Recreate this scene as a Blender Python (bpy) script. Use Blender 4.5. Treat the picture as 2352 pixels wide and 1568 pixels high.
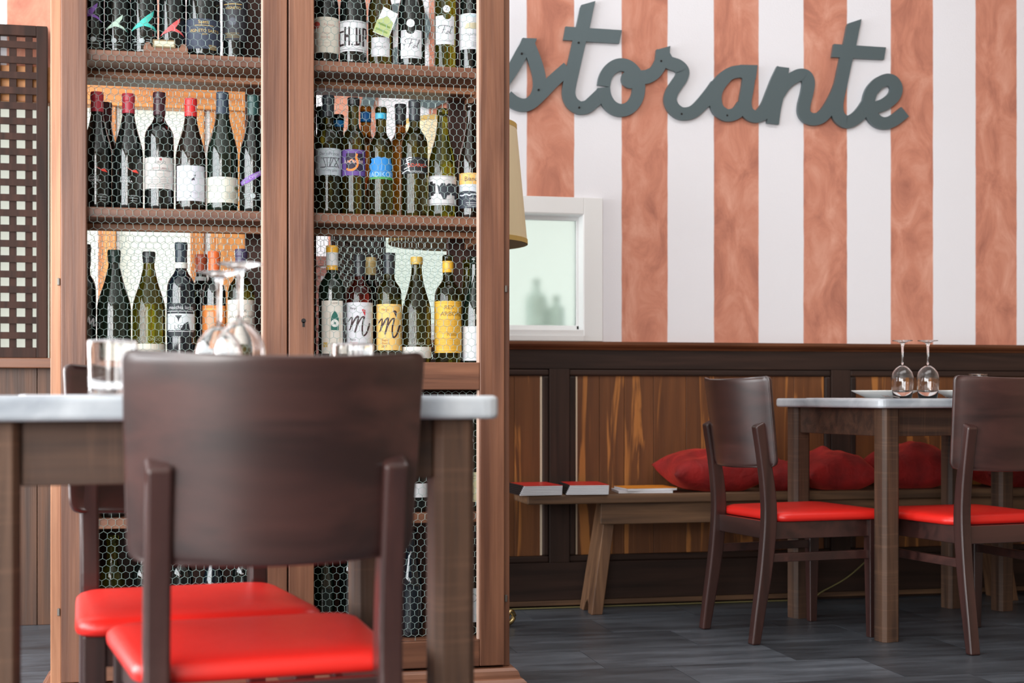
import bpy, bmesh, math, random
from mathutils import Vector, Matrix
random.seed(7)
for o in list(bpy.data.objects): bpy.data.objects.remove(o)
scn = bpy.context.scene
COL = scn.collection

# ------------------------------------------------------------------ camera
TH = math.radians(12.2); SN, CS = math.sin(TH), math.cos(TH)
F, EYE, HOR = 3267.0, 0.80, 908.0          # focal length in px, eye height, horizon row
cam = bpy.data.cameras.new('camera'); camo = bpy.data.objects.new('camera', cam); COL.objects.link(camo)
camo.location = (0, 0, EYE); camo.rotation_euler = (math.pi/2, 0, -TH)
cam.sensor_width = 36; cam.lens = 36*F/2352; cam.shift_y = (HOR-784)/2352
cam.dof.use_dof = True; cam.dof.focus_distance = 4.0; cam.dof.aperture_fstop = 3.8
cam.clip_start = 0.05
scn.camera = camo
# ------------------------------------------------------------------ world, exposure
w = bpy.data.worlds.new('world'); scn.world = w; w.use_nodes = True
w.node_tree.nodes['Background'].inputs[0].default_value = (0.85, 0.92, 1, 1)
w.node_tree.nodes['Background'].inputs[1].default_value = 1.0
vs = scn.view_settings
vs.view_transform = 'Standard'; vs.look = 'None'; vs.gamma = 1; vs.use_curve_mapping = False
vs.exposure = 0.4
# ------------------------------------------------------------------ daylight in the window openings, added ceiling fill
def area(name, loc, rot, sx, sy, energy, col):
    l = bpy.data.lights.new(name, 'AREA'); l.shape = 'RECTANGLE'; l.size = sx; l.size_y = sy
    l.energy = energy; l.color = col
    o = bpy.data.objects.new(name, l); COL.objects.link(o); o.location = loc; o.rotation_euler = rot
    return o
area('window_daylight_left', (-2.64, .75, 1.8), (0, math.radians(-90), 0), 1.8, 6.1, 285, (0.95, 0.98, 1))
area('door_daylight_left', (-2.64, 4.55, 1.3), (0, math.radians(-90), 0), 1.8, .95, 74, (0.95, 0.98, 1))
area('window_daylight_rear', (-1.55, -2.44, 1.6), (math.radians(90), 0, 0), 1.9, 2.2, 115, (1, 0.98, 0.95))
area('ceiling_fill_light', (1.9, 3.3, 3.03), (0, 0, 0), 2.6, 1.0, 22, (1, 0.98, 0.97))  # added fill to even out the far wall, no lamp seen there

# ------------------------------------------------------------------ helpers
def P(px, py, v):
    """room point on the plane y=v that the photograph shows at (px,py)"""
    a = (px-1176)/F; Z = v/(CS-a*SN); X = a*Z
    return Vector((X*CS+Z*SN, v, EYE+(HOR-py)*Z/F))
def PU(px, v): return P(px, HOR, v).x
def PH(px, py, v): return P(px, py, v).z
def R2(X, Z):
    """camera-aligned plan offset (right, ahead) -> room plan"""
    return (X*CS+Z*SN, -X*SN+Z*CS)
def lin(c):
    def g(x):
        x /= 255.0
        return x/12.92 if x <= 0.04045 else ((x+0.055)/1.055)**2.4
    return tuple(g(x) for x in c)+(1,)

class MB:
    def __init__(s): s.v = []; s.f = []
    def add(s, vs, fs):
        n = len(s.v); s.v += [tuple(p) for p in vs]; s.f += [tuple(i+n for i in f) for f in fs]; return s
    def box(s, x0, x1, y0, y1, z0, z1):
        return s.add([(x, y, z) for z in (z0, z1) for y in (y0, y1) for x in (x0, x1)],
                     [(0,2,3,1),(4,5,7,6),(0,1,5,4),(2,6,7,3),(0,4,6,2),(1,3,7,5)])
    def prism(s, poly, a, b, axis='z'):
        def m(p, t):
            if axis == 'z': return (p[0], p[1], t)
            if axis == 'x': return (t, p[0], p[1])
            return (p[0], t, p[1])
        n = len(poly)
        s.add([m(p, a) for p in poly]+[m(p, b) for p in poly],
              [tuple(range(n))[::-1], tuple(range(n, 2*n))]+[(i, (i+1) % n, n+(i+1) % n, n+i) for i in range(n)])
        return s
    def rings(s, rings, cap=True):
        n = len(rings[0]); k = len(s.v)
        for r in rings: s.v += [tuple(p) for p in r]
        for j in range(len(rings)-1):
            for i in range(n):
                a, b = k+j*n+i, k+j*n+(i+1) % n
                s.f.append((a, b, b+n, a+n))
        if cap:
            s.f.append(tuple(range(k, k+n))[::-1]); m = k+(len(rings)-1)*n; s.f.append(tuple(range(m, m+n)))
        return s
    def lathe(s, prof, seg=24, closed=False):
        rg = [[(max(r, 1e-5)*math.cos(2*math.pi*i/seg), max(r, 1e-5)*math.sin(2*math.pi*i/seg), z) for i in range(seg)] for r, z in prof]
        if closed: rg.append(rg[0])
        return s.rings(rg, cap=not closed)
    def tube(s, path, r, seg=8):
        path = [Vector(p) for p in path]; rg = []
        up = Vector((0, 0, 1))
        for i, p in enumerate(path):
            t = (path[min(i+1, len(path)-1)]-path[max(i-1, 0)]).normalized()
            u = up if abs(t.dot(up)) < .95 else Vector((1, 0, 0))
            a = t.cross(u).normalized(); b = t.cross(a)
            rr = r[i] if isinstance(r, (list, tuple)) else r
            rg.append([p+rr*(math.cos(2*math.pi*k/seg)*a+math.sin(2*math.pi*k/seg)*b) for k in range(seg)])
        return s.rings(rg)
    def mesh(s, name='m'):
        me = bpy.data.meshes.new(name); me.from_pydata(s.v, [], s.f)
        bm = bmesh.new(); bm.from_mesh(me); bmesh.ops.recalc_face_normals(bm, faces=bm.faces); bm.to_mesh(me); bm.free()
        return me
    def build(s, name, m, parent=None, smooth=False, bevel=0, seg=2):
        return obj(name, s.mesh(name), m, parent, smooth, bevel, seg)
def obj(name, me, m, parent=None, smooth=False, bevel=0, seg=2):
    if m is not None and not me.materials: me.materials.append(m)
    o = bpy.data.objects.new(name, me); COL.objects.link(o)
    if parent is not None: o.parent = parent
    if smooth:
        for p in me.polygons: p.use_smooth = True
    if bevel:
        b = o.modifiers.new('bevel', 'BEVEL'); b.width = bevel; b.segments = seg; b.limit_method = 'ANGLE'; b.angle_limit = math.radians(40)
    return o
def tag(o, label, cat, group=None):
    o['label'] = label; o['category'] = cat
    if group: o['group'] = group
    return o
def thing(name, label, cat, loc=(0, 0, 0), rz=0, group=None):
    o = bpy.data.objects.new(name, None); COL.objects.link(o); o.empty_display_size = .1
    o.location = loc; o.rotation_euler = (0, 0, rz)
    return tag(o, label, cat, group)
def struct(o): o['kind'] = 'structure'; return o
def copytree(o, parent=None):
    c = o.copy(); COL.objects.link(c); c.parent = parent
    for ch in o.children: copytree(ch, c)
    return c
def catmull(pts, n=8):
    pts = [Vector(p) for p in pts]; out = []
    for i in range(len(pts)-1):
        p0, p1, p2, p3 = pts[max(i-1, 0)], pts[i], pts[i+1], pts[min(i+2, len(pts)-1)]
        for k in range(n):
            t = k/n
            out.append(0.5*((2*p1)+(p2-p0)*t+(2*p0-5*p1+4*p2-p3)*t*t+(3*p1-p0-3*p2+p3)*t**3))
    out.append(pts[-1]); return out
def ribbon(pts, wd):
    """left / right edge points of a 2-D stroke; wd a width or a list of widths"""
    pts = [Vector(p) for p in pts]; L = []; Rr = []
    for i, p in enumerate(pts):
        t = (pts[min(i+1, len(pts)-1)]-pts[max(i-1, 0)])
        t = t.normalized() if t.length > 1e-9 else Vector((1, 0))
        nrm = Vector((-t.y, t.x)); q = (wd[i] if isinstance(wd, list) else wd)/2
        L.append(p+nrm*q); Rr.append(p-nrm*q)
    return L, Rr
def roundpoly(pts, r, n=5):
    out = []; N = len(pts)
    for i in range(N):
        p = Vector(pts[i]); a = (Vector(pts[i-1])-p).normalized(); b = (Vector(pts[(i+1) % N])-p).normalized()
        for k in range(n+1):
            t = k/n
            out.append(tuple((p+a*r)*(1-t)**2+p*2*t*(1-t)+(p+b*r)*t*t))
    return out

# ------------------------------------------------------------------ materials
MATS = {}
def pmat(name, col, rough=.5, metal=0, spec=.5, **kw):
    if name in MATS: return MATS[name]
    m = bpy.data.materials.new(name); m.use_nodes = True; b = m.node_tree.nodes['Principled BSDF']
    b.inputs['Base Color'].default_value = lin(col); b.inputs['Roughness'].default_value = rough
    b.inputs['Metallic'].default_value = metal; b.inputs['Specular IOR Level'].default_value = spec
    for k, v in kw.items(): b.inputs[k.replace('_', ' ')].default_value = v
    # faint procedural unevenness in gloss
    nt = m.node_tree; tc = nt.nodes.new('ShaderNodeTexCoord'); n = nt.nodes.new('ShaderNodeTexNoise')
    n.inputs['Scale'].default_value = 40; nt.links.new(tc.outputs['Object'], n.inputs['Vector'])
    mr = nt.nodes.new('ShaderNodeMapRange'); mr.inputs[3].default_value = max(rough-.03, 0); mr.inputs[4].default_value = min(rough+.04, 1)
    nt.links.new(n.outputs['Fac'], mr.inputs[0]); nt.links.new(mr.outputs[0], b.inputs['Roughness'])
    MATS[name] = m; return m
def wood(name, c1, c2, axis='z', rough=.45, scale=1.0, streak=None, spec=.5, bump=.15, saw=0, coat=0, contrast=(.35, .68)):
    if name in MATS: return MATS[name]
    m = bpy.data.materials.new(name); m.use_nodes = True; nt = m.node_tree; N = nt.nodes; L = nt.links; b = N['Principled BSDF']
    tc = N.new('ShaderNodeTexCoord'); oi = N.new('ShaderNodeObjectInfo')
    ad = N.new('ShaderNodeVectorMath'); ad.operation = 'MULTIPLY_ADD'
    cmb = N.new('ShaderNodeCombineXYZ')
    for i in range(3): L.new(oi.outputs['Random'], cmb.inputs[i])
    L.new(cmb.outputs[0], ad.inputs[0]); ad.inputs[1].default_value = (7.3, 5.1, 9.7); L.new(tc.outputs['Object'], ad.inputs[2])
    mp = N.new('ShaderNodeMapping'); L.new(ad.outputs[0], mp.inputs[0])
    a = {'x': 0, 'y': 1, 'z': 2}[axis]; sc = [26*scale]*3; sc[a] = 1.6*scale; mp.inputs['Scale'].default_value = sc
    n1 = N.new('ShaderNodeTexNoise'); n1.inputs['Scale'].default_value = 1; n1.inputs['Detail'].default_value = 6; n1.inputs['Distortion'].default_value = .6
    L.new(mp.outputs[0], n1.inputs['Vector'])
    cr = N.new('ShaderNodeValToRGB'); cr.color_ramp.elements[0].position = contrast[0]; cr.color_ramp.elements[1].position = contrast[1]
    cr.color_ramp.elements[0].color = lin(c1); cr.color_ramp.elements[1].color = lin(c2); L.new(n1.outputs['Fac'], cr.inputs[0])
    out = cr.outputs[0]
    mp2 = N.new('ShaderNodeMapping'); L.new(ad.outputs[0], mp2.inputs[0]); s2 = [150*scale]*3; s2[a] = 4*scale; mp2.inputs['Scale'].default_value = s2
    n2 = N.new('ShaderNodeTexNoise'); n2.inputs['Detail'].default_value = 3; n2.inputs['Scale'].default_value = 1; L.new(mp2.outputs[0], n2.inputs['Vector'])
    mx = N.new('ShaderNodeMixRGB'); mx.blend_type = 'MULTIPLY'; mx.inputs[0].default_value = .45
    mr = N.new('ShaderNodeMapRange'); mr.inputs[3].default_value = .55; mr.inputs[4].default_value = 1.25; L.new(n2.outputs['Fac'], mr.inputs[0])
    L.new(out, mx.inputs[1]); L.new(mr.outputs[0], mx.inputs[2]); out = mx.outputs[0]
    if streak:
        mp3 = N.new('ShaderNodeMapping'); L.new(ad.outputs[0], mp3.inputs[0]); s3 = [15*scale]*3; s3[a] = 1.1*scale; mp3.inputs['Scale'].default_value = s3
        n3 = N.new('ShaderNodeTexNoise'); n3.inputs['Scale'].default_value = 1; n3.inputs['Detail'].default_value = 5; n3.inputs['Distortion'].default_value = 1.2; L.new(mp3.outputs[0], n3.inputs['Vector'])
        c3 = N.new('ShaderNodeValToRGB'); c3.color_ramp.elements[0].position = .565; c3.color_ramp.elements[1].position = .62
        c3.color_ramp.elements[0].color = (0, 0, 0, 1); c3.color_ramp.elements[1].color = (.7, .7, .7, 1); L.new(n3.outputs['Fac'], c3.inputs[0])
        m3 = N.new('ShaderNodeMixRGB'); L.new(c3.outputs[0], m3.inputs[0]); L.new(out, m3.inputs[1]); m3.inputs[2].default_value = lin(streak); out = m3.outputs[0]
    if saw:
        mp4 = N.new('ShaderNodeMapping'); L.new(ad.outputs[0], mp4.inputs[0]); s4 = [5.0]*3; s4[a] = 120; mp4.inputs['Scale'].default_value = s4
        n4 = N.new('ShaderNodeTexNoise'); n4.inputs['Scale'].default_value = 1; n4.inputs['Detail'].default_value = 2; L.new(mp4.outputs[0], n4.inputs['Vector'])
        c4 = N.new('ShaderNodeValToRGB'); c4.color_ramp.elements[0].position = .55; c4.color_ramp.elements[1].position = .72; L.new(n4.outputs['Fac'], c4.inputs[0])
        c4.color_ramp.elements[0].color = (0, 0, 0, 1); c4.color_ramp.elements[1].color = (saw, saw, saw, 1)
        m4 = N.new('ShaderNodeMixRGB'); L.new(c4.outputs[0], m4.inputs[0]); L.new(out, m4.inputs[1]); m4.inputs[2].default_value = lin([min(255, x*1.5+20) for x in c2]); out = m4.outputs[0]
    L.new(out, b.inputs['Base Color'])
    b.inputs['Roughness'].default_value = rough; b.inputs['Specular IOR Level'].default_value = spec
    b.inputs['Coat Weight'].default_value = coat; b.inputs['Coat Roughness'].default_value = .3
    bp = N.new('ShaderNodeBump'); bp.inputs['Strength'].default_value = bump; bp.inputs['Distance'].default_value = .002
    L.new(n2.outputs['Fac'], bp.inputs['Height']); L.new(bp.outputs[0], b.inputs['Normal'])
    MATS[name] = m; return m
def nodes(name):
    m = bpy.data.materials.new(name); m.use_nodes = True; MATS[name] = m
    return m, m.node_tree.nodes, m.node_tree.links, m.node_tree.nodes['Principled BSDF']

# plaster wall with painted terracotta stripes
def wall_mat():
    m, N, L, b = nodes('striped_plaster')
    tc = N.new('ShaderNodeTexCoord'); sp = N.new('ShaderNodeSeparateXYZ'); L.new(tc.outputs['Object'], sp.inputs[0])
    def M(op, a, c=None):
        n = N.new('ShaderNodeMath'); n.operation = op; L.new(a, n.inputs[0])
        if c is not None:
            if isinstance(c, (int, float)): n.inputs[1].default_value = c
            else: L.new(c, n.inputs[1])
        return n.outputs[0]
    nw = N.new('ShaderNodeTexNoise'); nw.inputs['Scale'].default_value = 9; nw.inputs['Detail'].default_value = 4; L.new(tc.outputs['Object'], nw.inputs['Vector'])
    x = M('ADD', sp.outputs[0], -1.183)
    x = M('ADD', x, M('MULTIPLY', M('ADD', nw.outputs['Fac'], -.5), .006))
    fr = M('FRACT', M('ADD', M('DIVIDE', x, .3718), 20))
    e0 = N.new('ShaderNodeMapRange'); e0.inputs[1].default_value = 0; e0.inputs[2].default_value = .012; L.new(fr, e0.inputs[0])
    e1 = N.new('ShaderNodeMapRange'); e1.inputs[1].default_value = .496; e1.inputs[2].default_value = .506; e1.inputs[3].default_value = 1; e1.inputs[4].default_value = 0; L.new(fr, e1.inputs[0])
    msk = M('MULTIPLY', e0.outputs[0], e1.outputs[0])
    mp = N.new('ShaderNodeMapping'); mp.inputs['Scale'].default_value = (9, 9, 5); L.new(tc.outputs['Object'], mp.inputs[0])
    n1 = N.new('ShaderNodeTexNoise'); n1.inputs['Scale'].default_value = 1; n1.inputs['Detail'].default_value = 8; n1.inputs['Roughness'].default_value = .62; n1.inputs['Distortion'].default_value = .8; L.new(mp.outputs[0], n1.inputs['Vector'])
    cr = N.new('ShaderNodeValToRGB'); L.new(n1.outputs['Fac'], cr.inputs[0])
    e = cr.color_ramp.elements; e[0].position = .28; e[0].color = lin((166, 104, 86)); e[1].position = .74; e[1].color = lin((224, 166, 144))
    q = e.new(.5); q.color = lin((202, 134, 110))
    mx = N.new('ShaderNodeMixRGB'); L.new(msk, mx.inputs[0]); mx.inputs[1].default_value = lin((234, 233, 238)); L.new(cr.outputs[0], mx.inputs[2])
    L.new(mx.outputs[0], b.inputs['Base Color']); b.inputs['Roughness'].default_value = .8
    n2 = N.new('ShaderNodeTexNoise'); n2.inputs['Scale'].default_value = 160; n2.inputs['Detail'].default_value = 3; L.new(tc.outputs['Object'], n2.inputs['Vector'])
    bp = N.new('ShaderNodeBump'); bp.inputs['Strength'].default_value = .25; bp.inputs['Distance'].default_value = .002; L.new(n2.outputs['Fac'], bp.inputs['Height']); L.new(bp.outputs[0], b.inputs['Normal'])
    return m
def tile_mat():
    m, N, L, b = nodes('slate_tile')
    tc = N.new('ShaderNodeTexCoord'); oi = N.new('ShaderNodeObjectInfo')
    ad = N.new('ShaderNodeVectorMath'); ad.operation = 'MULTIPLY_ADD'; cmb = N.new('ShaderNodeCombineXYZ')
    for i in range(3): L.new(oi.outputs['Random'], cmb.inputs[i])
    L.new(cmb.outputs[0], ad.inputs[0]); ad.inputs[1].default_value = (31, 17, 5); L.new(tc.outputs['Object'], ad.inputs[2])
    mp = N.new('ShaderNodeMapping'); mp.inputs['Scale'].default_value = (3, 14, 1); L.new(ad.outputs[0], mp.inputs[0])
    n1 = N.new('ShaderNodeTexNoise'); n1.inputs['Scale'].default_value = 1; n1.inputs['Detail'].default_value = 9; n1.inputs['Roughness'].default_value = .65; L.new(mp.outputs[0], n1.inputs['Vector'])
    cr = N.new('ShaderNodeValToRGB'); e = cr.color_ramp.elements; e[0].position = .3; e[0].color = lin((44, 48, 53)); e[1].position = .75; e[1].color = lin((96, 102, 110)); L.new(n1.outputs['Fac'], cr.inputs[0])
    mx = N.new('ShaderNodeMixRGB'); mx.blend_type = 'MULTIPLY'; mx.inputs[0].default_value = 1
    mr = N.new('ShaderNodeMapRange'); mr.inputs[3].default_value = .65; mr.inputs[4].default_value = 1.3; L.new(oi.outputs['Random'], mr.inputs[0])
    L.new(cr.outputs[0], mx.inputs[1]); L.new(mr.outputs[0], mx.inputs[2]); L.new(mx.outputs[0], b.inputs['Base Color'])
    r2 = N.new('ShaderNodeMapRange'); r2.inputs[3].default_value = .25; r2.inputs[4].default_value = .5; L.new(n1.outputs['Fac'], r2.inputs[0]); L.new(r2.outputs[0], b.inputs['Roughness'])
    bp = N.new('ShaderNodeBump'); bp.inputs['Strength'].default_value = .12; bp.inputs['Distance'].default_value = .002; L.new(n1.outputs['Fac'], bp.inputs['Height']); L.new(bp.outputs[0], b.inputs['Normal'])
    return m
def marble_mat():
    m, N, L, b = nodes('white_marble')
    tc = N.new('ShaderNodeTexCoord'); n1 = N.new('ShaderNodeTexNoise'); n1.inputs['Scale'].default_value = 5; n1.inputs['Detail'].default_value = 8; n1.inputs['Distortion'].default_value = 1.5
    L.new(tc.outputs['Object'], n1.inputs['Vector'])
    cr = N.new('ShaderNodeValToRGB'); e = cr.color_ramp.elements; e[0].position = .3; e[0].color = lin((140, 147, 156)); e[1].position = .6; e[1].color = lin((190, 195, 200)); L.new(n1.outputs['Fac'], cr.inputs[0])
    L.new(cr.outputs[0], b.inputs['Base Color']); b.inputs['Roughness'].default_value = .3
    return m
def velvet_mat():
    m, N, L, b = nodes('red_velvet')
    tc = N.new('ShaderNodeTexCoord'); n1 = N.new('ShaderNodeTexNoise'); n1.inputs['Scale'].default_value = 14; n1.inputs['Detail'].default_value = 5; L.new(tc.outputs['Object'], n1.inputs['Vector'])
    cr = N.new('ShaderNodeValToRGB'); e = cr.color_ramp.elements; e[0].color = lin((104, 6, 8)); e[1].color = lin((152, 18, 16)); e[0].position = .3; e[1].position = .7; L.new(n1.outputs['Fac'], cr.inputs[0])
    L.new(cr.outputs[0], b.inputs['Base Color']); b.inputs['Roughness'].default_value = .75
    b.inputs['Sheen Weight'].default_value = .5; b.inputs['Sheen Tint'].default_value = lin((255, 90, 70)); b.inputs['Sheen Roughness'].default_value = .4
    n2 = N.new('ShaderNodeTexNoise'); n2.inputs['Scale'].default_value = 22; n2.inputs['Detail'].default_value = 4; n2.inputs['Distortion'].default_value = 1; L.new(tc.outputs['Object'], n2.inputs['Vector'])
    bp = N.new('ShaderNodeBump'); bp.inputs['Strength'].default_value = .5; bp.inputs['Distance'].default_value = .01; L.new(n2.outputs['Fac'], bp.inputs['Height']); L.new(bp.outputs[0], b.inputs['Normal'])
    return m
def glow_mat(name, col, s):
    m, N, L, b = nodes(name)
    b.inputs['Base Color'].default_value = lin([x*.68 for x in col]); b.inputs['Roughness'].default_value = .6
    tc = N.new('ShaderNodeTexCoord'); n = N.new('ShaderNodeTexNoise'); n.inputs['Scale'].default_value = 3; L.new(tc.outputs['Object'], n.inputs['Vector'])
    cr = N.new('ShaderNodeValToRGB'); cr.color_ramp.elements[0].color = lin([x*.95 for x in col]); cr.color_ramp.elements[1].color = lin(col); L.new(n.outputs['Fac'], cr.inputs[0])
    L.new(cr.outputs[0], b.inputs['Emission Color']); b.inputs['Emission Strength'].default_value = s
    return m
M_WALL = wall_mat(); M_TILE = tile_mat(); M_MARBLE = marble_mat(); M_VELVET = velvet_mat()
M_WHITE = pmat('white_paint', (232, 232, 232), .45)
M_CEIL = pmat('ceiling_paint', (226, 224, 220), .9)
M_PLAIN = pmat('side_plaster', (150, 130, 112), .85)
M_GROUT = pmat('grout', (92, 95, 98), .8)
CABA, CABB = (92, 56, 40), (136, 90, 66)
M_CABZ = wood('cabinet_wood_upright', CABA, CABB, 'z', .42, bump=.25)
M_CABX = wood('cabinet_wood_crosswise', CABA, CABB, 'x', .42, bump=.25)
M_CABY = wood('cabinet_wood_deep', CABA, CABB, 'y', .42, bump=.25)
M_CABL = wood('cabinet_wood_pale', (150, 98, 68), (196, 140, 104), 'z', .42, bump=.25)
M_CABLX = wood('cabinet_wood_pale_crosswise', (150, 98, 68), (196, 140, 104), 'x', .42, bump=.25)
M_CABSHADE = wood('cabinet_wood_shaded', (62, 34, 26), (88, 52, 40), 'z', .55)  # same cabinet wood, darkened in colour for the shade inside
M_CHAIR = wood('dark_stained_beech', (42, 23, 21), (66, 38, 34), 'z', .34, scale=.8, bump=.05, coat=.4)
M_CHAIRX = wood('dark_stained_ply', (42, 23, 21), (72, 42, 37), 'x', .34, scale=.6, bump=.05, coat=.7)
M_TABZ = wood('rough_sawn_oak_upright', (54, 36, 26), (94, 66, 48), 'z', .6, bump=.4, saw=.1)
M_TABX = wood('rough_sawn_oak_crosswise', (50, 33, 25), (84, 58, 43), 'x', .6, bump=.4, saw=.1)
M_BENCH = wood('bench_oak', (74, 52, 36), (120, 88, 62), 'x', .55, bump=.3)
M_BENCHZ = wood('bench_oak_leg', (84, 56, 38), (130, 94, 66), 'z', .55, bump=.3)
M_PANEL = wood('panel_pine', (88, 50, 24), (122, 74, 38), 'z', .5, scale=.9, streak=(192, 124, 60), bump=.3, contrast=(.3, .75))
M_PANEL2 = wood('dark_stained_boards', (58, 34, 20), (92, 56, 32), 'z', .5, bump=.3)
M_FRAMEZ = wood('panel_frame_upright', (40, 27, 22), (60, 41, 33), 'z', .62, spec=.3)
M_FRAMEX = wood('panel_frame_crosswise', (40, 27, 22), (60, 41, 33), 'x', .62, spec=.3)
M_CAP = wood('chair_rail_wood', (88, 50, 30), (134, 82, 52), 'x', .4)
M_BARE = pmat('bare_pine', (214, 196, 172), .6)
M_ORANGE = wood('honey_pine_upright', (166, 96, 40), (214, 146, 78), 'z', .45)
M_ORANGEX = wood('honey_pine_crosswise', (166, 96, 40), (214, 146, 78), 'x', .45)
M_LATT = wood('lattice_walnut', (38, 22, 16), (60, 35, 26), 'z', .6, spec=.2)
M_LATT2 = wood('lattice_mauve_brown', (112, 70, 62), (150, 100, 90), 'z', .55)
M_RED = pmat('red_leatherette', (214, 34, 26), .38)
M_WIRE = pmat('galvanised_wire', (178, 202, 198), .4, .5)
M_HINGE = pmat('dull_steel', (118, 112, 106), .45, .8)
M_STEEL = pmat('steel', (190, 190, 190), .3, 1)
M_BRASS = pmat('brass', (190, 170, 120), .25, 1)
M_DARK = pmat('dark_hole', (20, 14, 12), .8)
M_SIGN = pmat('grey_sheet_metal', (88, 102, 106), .42, .25)
M_GLASS = pmat('clear_glass', (255, 255, 255), .02, 0, .5, Transmission_Weight=1.0, IOR=1.45)
M_CHINA = pmat('white_china', (240, 240, 236), .15)
M_PAPER = pmat('white_paper', (220, 220, 224), .7)
M_SHADE = pmat('cream_lampshade', (226, 208, 170), .8)
M_SHADE2 = pmat('ochre_trim', (196, 162, 90), .8)
M_CORD = pmat('cord_plastic', (120, 112, 70), .5)
M_PANE = glow_mat('daylit_pane', (240, 244, 230), .5)
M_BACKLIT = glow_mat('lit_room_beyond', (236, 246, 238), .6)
M_FROST = pmat('frosted_glass', (246, 252, 248), .55, 0, .5, Transmission_Weight=.96, IOR=1.2)

# ------------------------------------------------------------------ room shell
WV = 5.22                                   # plaster face of the far wall
UL, UR, VF, CE = -2.65, 4.6, -2.45, 3.1
HU0, HU1, HZ0, HZ1 = .55, 1.402, 1.045, 1.486   # serving hatch opening
GU0, GU1, GZ0, GZ1 = -1.35, .15, .93, 1.945     # honey pine window
wb = MB()
for a in [(UL, GU0, 0, CE), (GU0, GU1, 0, GZ0), (GU0, GU1, GZ1, CE), (GU1, HU0, 0, CE), (HU0, HU1, 0, HZ0), (HU0, HU1, HZ1, CE), (HU1, UR, 0, CE)]:
    wb.box(a[0], a[1], WV, WV+.12, a[2], a[3])
wall_back = struct(wb.build('wall_back', M_WALL))
wl = MB()
for a in [(VF, -2.3, 0, CE), (3.8, 4.07, 0, CE), (5.03, WV+.12, 0, CE), (-2.3, 3.8, 0, .9), (-2.3, 3.8, 2.7, CE), (4.07, 5.03, 2.2, CE), (4.07, 5.03, 0, .4)]:
    wl.box(UL-.12, UL, a[0], a[1], a[2], a[3])
struct(wl.build('wall_left', M_PLAIN))
wf = MB()
for a in [(UL, -2.5, 0, CE), (-.6, UR, 0, CE), (-2.5, -.6, 0, .5), (-2.5, -.6, 2.7, CE)]:
    wf.box(a[0], a[1], VF-.12, VF, a[2], a[3])
struct(wf.build('wall_front', M_PLAIN))
struct(MB().box(UR, UR+.12, VF, WV+.12, 0, CE).build('wall_right', M_PLAIN))
struct(MB().box(UL, UR, VF, WV+.12, CE, CE+.1).build('ceiling', M_CEIL))
floor = struct(MB().box(UL-.12, UR+.12, VF-.12, WV+.12, -.1, -.004).build('floor', M_GROUT))
tm = MB().box(-.299, .299, -.149, .149, -.012, 0).mesh('tile'); tm.materials.append(M_TILE)
r = 0; vv = WV-.15
while vv > -.9:
    off = (r % 3)*.2
    u = UL+.1+off-.2
    while u < UR:
        if u+.3 <= UR+.1:
            t = bpy.data.objects.new('tile', tm); COL.objects.link(t); t.parent = floor; t.location = (u, vv, 0)
        u += .6
    vv -= .3; r += 1
# windows out of the picture that let the daylight in
def bigwin(name, horiz, a0, a1, pos, z0, z1, n):
    m = MB()
    for k in range(n+1):
        c = a0+(a1-a0)*k/n
        if horiz: m.box(c-.03, c+.03, pos-.09, pos-.04, z0, z1)
        else: m.box(pos-.09, pos-.04, c-.03, c+.03, z0, z1)
    for z in (z0, z1-.06):
        if horiz: m.box(a0, a1, pos-.09, pos-.04, z, z+.06)
        else: m.box(pos-.09, pos-.04, a0, a1, z, z+.06)
    return struct(m.build(name, M_WHITE))
bigwin('window_3', False, -2.3, 3.8, UL, .9, 2.7, 4); bigwin('window_4', True, -2.5, -.6, VF, .5, 2.7, 2); bigwin('door_1', False, 4.07, 5.03, UL, .4, 2.2, 1)
fillp = thing('ceiling_fill', 'added unseen fill light panel on the ceiling above the tables', 'lamp', (1.9, 3.3, 3.04))  # unseen panel added to go with the ceiling fill light
MB().box(-1.32, 1.32, -.52, .52, 0, .06).build('fill_panel', M_WHITE, fillp)

# --- wainscot (trim_1): boards, stiles, rails, mouldings, cap
trim = struct(MB().box(GU1+.02, UR, WV-.008, WV, 0, .985).build('trim_1', M_FRAMEX))
def tpart(name, x0, x1, y0, y1, z0, z1, m, bev=.002, parent=None):
    return MB().box(x0, x1, y0, y1, z0, z1).build(name, m, parent or trim, bevel=bev)
CAPZ = 1.003
cap = MB().prism([(WV, .972), (WV-.03, .972), (WV-.036, .978), (WV-.05, .986), (WV-.055, .992), (WV-.055, CAPZ-.002), (WV-.052, CAPZ), (WV, CAPZ)], GU1, UR, 'x').build('chair_rail', M_CAP, trim)
tpart('rail', GU1, UR, WV-.03, WV-.008, .90, .972, M_FRAMEX)
tpart('rail', GU1, UR, WV-.03, WV-.008, .03, .172, M_FRAMEX)
tpart('shoe_strip', GU1, UR, WV-.036, WV-.03, .012, .03, M_BENCH, .001)
stiles = [(.30, .38), (1.257*WV/5.18, 1.334*WV/5.18), (2.405, 2.486), (3.56, 3.64)]
for a, b in stiles: tpart('stile', a, b, WV-.0305, WV-.008, .172, .90, M_FRAMEZ)
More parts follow.
